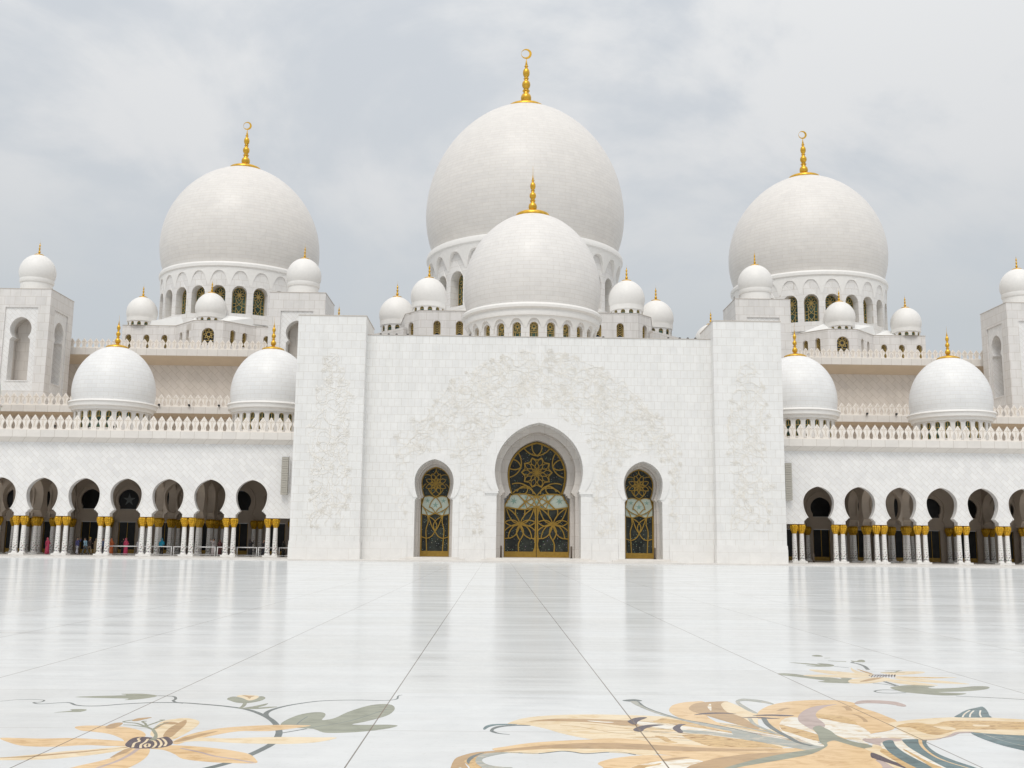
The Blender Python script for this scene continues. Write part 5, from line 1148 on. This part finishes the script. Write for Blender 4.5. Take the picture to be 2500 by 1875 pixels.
cut_in(T, 'petal', V3, 'pale', [(530, 1010), (640, 980), (820, 945), (940, 930), (1300, 905), (1500, 960), (1250, 1060), (900, 1150), (500, 1200), (300, 1150)], 5, 3)
cut_in(T, 'petal', V3, 'ochre', [(510, 1023), (620, 985), (760, 985), (900, 958), (880, 985), (700, 1020), (560, 1100), (420, 1100)], 6, 3)
cut_in(T, 'petal', V3, 'brown', [(935, 910), (1080, 890), (1300, 877), (1200, 900), (960, 935)], 6, 3)
cut_in(T, 'petal', V3, 'tan', [(1015, 235), (1060, 180), (1180, 145), (1330, 130), (1500, 135), (1500, 300), (1700, 430), (1900, 520), (1700, 520), (1300, 400), (1100, 320), (1030, 270)], 4, 3)
cut_in(T, 'petal', V3, 'brown', [(1280, 225), (1330, 170), (1450, 140), (1800, 125), (1760, 160), (1730, 200), (1850, 260), (2000, 330), (2212, 440), (2212, 500), (1950, 440), (1700, 370), (1500, 310), (1350, 270)], 5, 3)
cut_in(T, 'petal', V3, 'pale', [(1533, 200), (1550, 170), (1580, 162), (1587, 250), (1560, 240)], 6, 2)
cut_in(T, 'petal', V3, 'cream', [(1720, 160), (1790, 130), (1900, 165), (2100, 250), (2212, 290), (2212, 400), (2212, 470), (2000, 340), (1800, 270), (1730, 200)], 6, 3)
cut_in(T, 'petal', V3, 'ochre', [(930, 355), (1100, 375), (1400, 420), (1700, 480), (2000, 520), (1800, 560), (1500, 540), (1200, 470), (1000, 420), (800, 400), (850, 380)], 3, 3)
cut_in(T, 'petal', V3, 'ochre', [(1200, 580), (1500, 575), (1800, 600), (2100, 660), (2212, 700), (2212, 745), (1900, 745), (1600, 735), (1400, 680), (1250, 620)], 3, 3)
cut_in(T, 'petal', V3, 'ochre', [(820, 590), (960, 605), (1050, 660), (1130, 683), (1000, 680), (900, 630)], 3, 3)
cut_in(T, 'petal', V3, 'pale', [(560, 390), (900, 430), (1300, 470), (1700, 530), (2212, 620), (2212, 660), (1700, 600), (1200, 530), (800, 470), (560, 430)], 4, 3)
cut_in(T, 'petal', V3, 'grey', [(1100, 510), (1400, 520), (1700, 550), (2000, 590), (2500, 640), (3000, 700), (3500, 790), (3000, 790), (2400, 700), (1900, 620), (1500, 570), (1150, 530)], 5, 3)
cut_in(T, 'petal', V3, 'grey', [(490, 120), (600, 130), (640, 180), (900, 280), (1200, 370), (1600, 440), (2000, 520), (2300, 600), (2212, 600), (1900, 540), (1500, 460), (1100, 360), (800, 270), (580, 180)], 7, 3)
line_in(T, 'petal_vein', V3, 'slate', [(600, 130), (700, 205), (900, 282), (1200, 368), (1500, 420), (1900, 500), (2212, 570)], .02, 8)
cut_in(T, 'anther', V3, 'slate', [(385, 112), (480, 100), (560, 98), (650, 116), (580, 124), (470, 124)], 8, 3)
cut_in(T, 'anther', V3, 'dark', [(455, 400), (480, 380), (550, 352), (640, 340), (720, 345), (640, 375), (590, 405), (575, 435), (520, 435)], 8, 3)
cut_in(T, 'anther', V3, 'dark', [(532, 505), (580, 475), (680, 450), (830, 438), (950, 445), (800, 465), (700, 490), (650, 530), (600, 535), (550, 525)], 8, 3)
cut_in(T, 'anther', V3, 'dark', [(1062, 495), (1090, 460), (1150, 435), (1240, 435), (1190, 455), (1165, 490), (1205, 540), (1160, 553), (1110, 530)], 8, 3)
cut_in(T, 'anther', V3, 'dark', [(1350, 310), (1450, 288), (1600, 278), (1800, 282), (1930, 297), (1750, 292), (1550, 298)], 8, 3)
cut_in(T, 'petal', V4, 'tan', [(170, 330), (240, 260), (400, 190), (650, 145), (950, 122), (1250, 120), (1450, 130), (1640, 165), (1640, 185), (1750, 240), (1950, 300), (2150, 380), (2270, 440), (2212, 560), (1900, 620), (1600, 700), (1000, 700), (600, 640), (420, 520), (300, 420), (180, 390)], 6, 3)
cut_in(T, 'petal', V4, 'grey', [(-150, 140), (-60, 100), (60, 105), (250, 125), (400, 165), (430, 188), (330, 168), (150, 145), (0, 130), (-90, 150), (60, 250), (190, 320), (100, 310), (-60, 230)], 7, 3)
cut_in(T, 'petal', V4, 'pale', [(510, 500), (540, 430), (620, 390), (780, 380), (850, 480), (1000, 570), (1080, 640), (1090, 760), (1220, 810), (1050, 800), (800, 700), (600, 640), (530, 570)], 7, 3)
cut_in(T, 'petal', V4, 'ochre', [(510, 490), (650, 520), (850, 570), (1080, 640), (1100, 690), (1110, 740), (900, 690), (700, 620), (560, 580)], 8, 3)
cut_in(T, 'petal', V4, 'pale', [(1080, 400), (1300, 420), (1600, 480), (1750, 530), (1890, 640), (1810, 700), (1770, 730), (1850, 790), (1600, 720), (1400, 660), (1200, 560), (1150, 480)], 7, 3)
cut_in(T, 'petal', V4, 'ochre', [(1070, 330), (1250, 350), (1450, 360), (1600, 420), (1680, 490), (1450, 460), (1250, 420), (1080, 385)], 8, 3)
cut_in(T, 'petal', V4, 'mauve', [(1380, 185), (1200, 195), (1000, 225), (860, 290), (790, 370), (800, 440), (880, 500), (1010, 570), (1120, 560), (1190, 520), (1180, 470), (1080, 390), (1055, 330), (1110, 270), (1230, 215)], 9, 3)
cut_in(T, 'petal', V4, 'sage', [(1010, 555), (1040, 520), (1120, 505), (1200, 545), (1290, 590), (1390, 665), (1600, 740), (1850, 790), (1900, 825), (1790, 845), (1620, 815), (1450, 760), (1330, 732), (1240, 755), (1235, 800), (1170, 850), (1000, 930), (700, 990), (300, 1060), (-100, 1130), (-300, 1200), (-500, 1200), (0, 1050), (400, 960), (700, 905), (930, 870), (1180, 820), (1110, 740), (1085, 640)], 10, 3)
cut_in(T, 'petal', V4, 'grey', [(-200, 580), (100, 640), (400, 680), (700, 735), (950, 790), (1200, 825), (950, 872), (700, 830), (300, 745), (-100, 700)], 9, 3)
cut_in(T, 'petal', V4, 'ochre', [(-300, 720), (0, 725), (300, 770), (560, 840), (300, 830), (0, 830), (-300, 800)], 4, 3)
cut_in(T, 'petal', V4, 'brown', [(-900, 1150), (-500, 1010), (0, 935), (300, 915), (700, 905), (950, 875), (600, 950), (200, 1040), (-200, 1150), (-500, 1230)], 8, 3)
cut_in(T, 'petal', V4, 'tan', [(500, 1130), (850, 990), (1100, 890), (1230, 810), (1225, 760), (1330, 730), (1450, 762), (1650, 820), (1850, 870), (1900, 920), (1960, 1010), (2060, 1120), (2000, 1400), (400, 1500), (250, 1250)], 11, 3)
line_in(T, 'petal_vein', V4, 'slate', [(275, 395), (330, 480), (450, 570), (650, 680), (800, 760), (1000, 810)], .05, 10); line_in(T, 'petal_vein', V4, 'grey', [(60, 395), (130, 480), (300, 560), (500, 640)], .04, 10)
cut_in(T, 'anther', V4, 'dark', [(105, 358), (220, 342), (420, 338), (620, 345), (730, 356), (600, 366), (380, 358), (200, 358)], 12, 3)
cut_in(T, 'anther', V4, 'dark', [(-60, 388), (60, 376), (250, 378), (420, 392), (525, 402), (350, 402), (150, 388)], 12, 3)
line_in(T, 'petal_vein', V4, 'brown', [(1610, 335), (1700, 360), (1790, 420), (1800, 450)], .04, 9); line_in(T, 'petal_vein', V4, 'brown', [(500, 285), (570, 255), (650, 240)], .05, 9); line_in(T, 'petal_vein', V4, 'brown', [(1480, 215), (1530, 240), (1560, 280)], .06, 9)
cut_in(T, 'petal', V4, 'mauve', [(1755, 720), (1830, 690), (2100, 690), (2400, 720), (2400, 800), (2100, 810), (1900, 770)], 11, 3)
cut_in(T, 'petal', V4, 'pale', [(1810, 700), (1850, 650), (2000, 620), (2200, 580), (2500, 570), (2700, 640), (2900, 690), (2400, 700), (2100, 690)], 12, 3)
cut_in(T, 'petal', V4, 'cream', [(1790, 850), (1900, 830), (1905, 790), (2000, 800), (2060, 840), (2030, 880), (2200, 960), (2600, 1130), (2800, 1250), (2500, 1250), (2200, 1120), (1890, 905)], 12, 3)
cut_in(T, 'petal', V5, 'mauve', [(-20, 960), (100, 980), (250, 1060), (500, 1150), (600, 1300), (100, 1300), (90, 1060)], 10, 3)
cut_in(T, 'petal', V5, 'dark', [(-80, 850), (40, 885), (250, 980), (450, 1040), (650, 1110), (500, 1110), (250, 1030), (0, 950), (-80, 920)], 13, 3)
cut_in(T, 'petal', V5, 'ochre', [(50, 830), (100, 790), (220, 850), (400, 960), (600, 1060), (700, 1150), (450, 1080), (250, 960), (120, 880)], 13, 3)
cut_in(T, 'petal', V5, 'pale', [(60, 710), (90, 700), (300, 680), (700, 650), (760, 760), (1000, 960), (1300, 1120), (900, 1250), (300, 1000), (150, 870), (90, 790)], 12, 3)
cut_in(T, 'petal', V5, 'teal', [(90, 695), (160, 665), (245, 670), (290, 750), (420, 850), (620, 960), (820, 1060), (950, 1150), (700, 1120), (400, 980), (200, 850), (120, 760)], 13, 3)
cut_in(T, 'petal', V5, 'ochre', [(395, 790), (480, 830), (650, 920), (800, 1000), (950, 1060), (1080, 1130), (900, 1110), (700, 990), (520, 880), (420, 820)], 13, 3)
cut_in(T, 'petal', V5, 'teal', [(385, 660), (500, 650), (740, 650), (745, 700), (800, 780), (950, 880), (1200, 980), (1500, 1080), (1700, 1180), (1300, 1180), (1000, 1060), (700, 900), (500, 780), (430, 720)], 13, 3)
line_in(T, 'petal_vein', V5, 'tan', [(655, 660), (670, 730), (750, 820), (900, 920), (1100, 1000), (1350, 1075), (1600, 1160)], .022, 14, (1.4, .5))
cut_in(T, 'petal', V5, 'cream', [(180, 410), (300, 385), (600, 350), (900, 330), (1200, 318), (1600, 320), (2212, 352), (2700, 380), (3000, 420), (3000, 540), (2600, 580), (2100, 585), (1700, 560), (1450, 540), (1250, 540), (1080, 590), (900, 650), (640, 655), (450, 570), (290, 480), (220, 440)], 14, 3)
cut_in(T, 'petal', V5, 'ochre', [(290, 458), (420, 415), (600, 405), (850, 425), (1000, 385), (1200, 370), (1700, 375), (2212, 390), (2600, 420), (2600, 500), (2100, 505), (1500, 505), (1250, 505), (1050, 560), (900, 590), (700, 550), (500, 470), (380, 470)], 15, 3)
cut_in(T, 'petal', V5, 'cream', [(850, 452), (1050, 450), (1200, 500), (1050, 510), (930, 480)], 16, 3); cut_in(T, 'petal', V5, 'cream', [(1450, 430), (1680, 440), (1670, 458), (1480, 455)], 16, 3)
cut_in(T, 'petal', V5, 'mauve', [(640, 655), (900, 650), (1080, 595), (1180, 545), (1400, 535), (1450, 548), (1250, 555), (1130, 600), (900, 640)], 16, 3)
cut_in(T, 'leaf', V5, 'teal', [(1410, 545), (1600, 560), (2000, 585), (2400, 600), (2800, 640), (2800, 900), (2400, 870), (2212, 815), (1900, 740), (1600, 640)], 12, 3)
for pp in ([(1600, 570), (1800, 640), (2000, 700), (2300, 770)], [(1700, 600), (2000, 640), (2400, 700)], [(1900, 600), (2200, 650), (2500, 690)]): line_in(T, 'leaf_vein', V5, 'grey', pp, .010, 13)
cut_in(T, 'leaf', V5, 'teal', [(1195, 320), (1240, 270), (1350, 210), (1500, 175), (1590, 160), (1660, 220), (1690, 290), (1690, 322)], 13, 3)
for pp in ([(1290, 318), (1320, 270), (1400, 215)], [(1400, 318), (1410, 270), (1460, 220)], [(1570, 318), (1550, 270), (1560, 215)]): line_in(T, 'leaf_vein', V5, 'pale', pp, .016, 14)
cut_in(T, 'anther', V4, 'mauve', [(1638, 178), (1680, 140), (1800, 125), (2000, 126), (2212, 143), (2300, 160), (2400, 195), (2395, 215), (2300, 208), (2212, 186), (2000, 168), (1800, 165)], 13, 3)
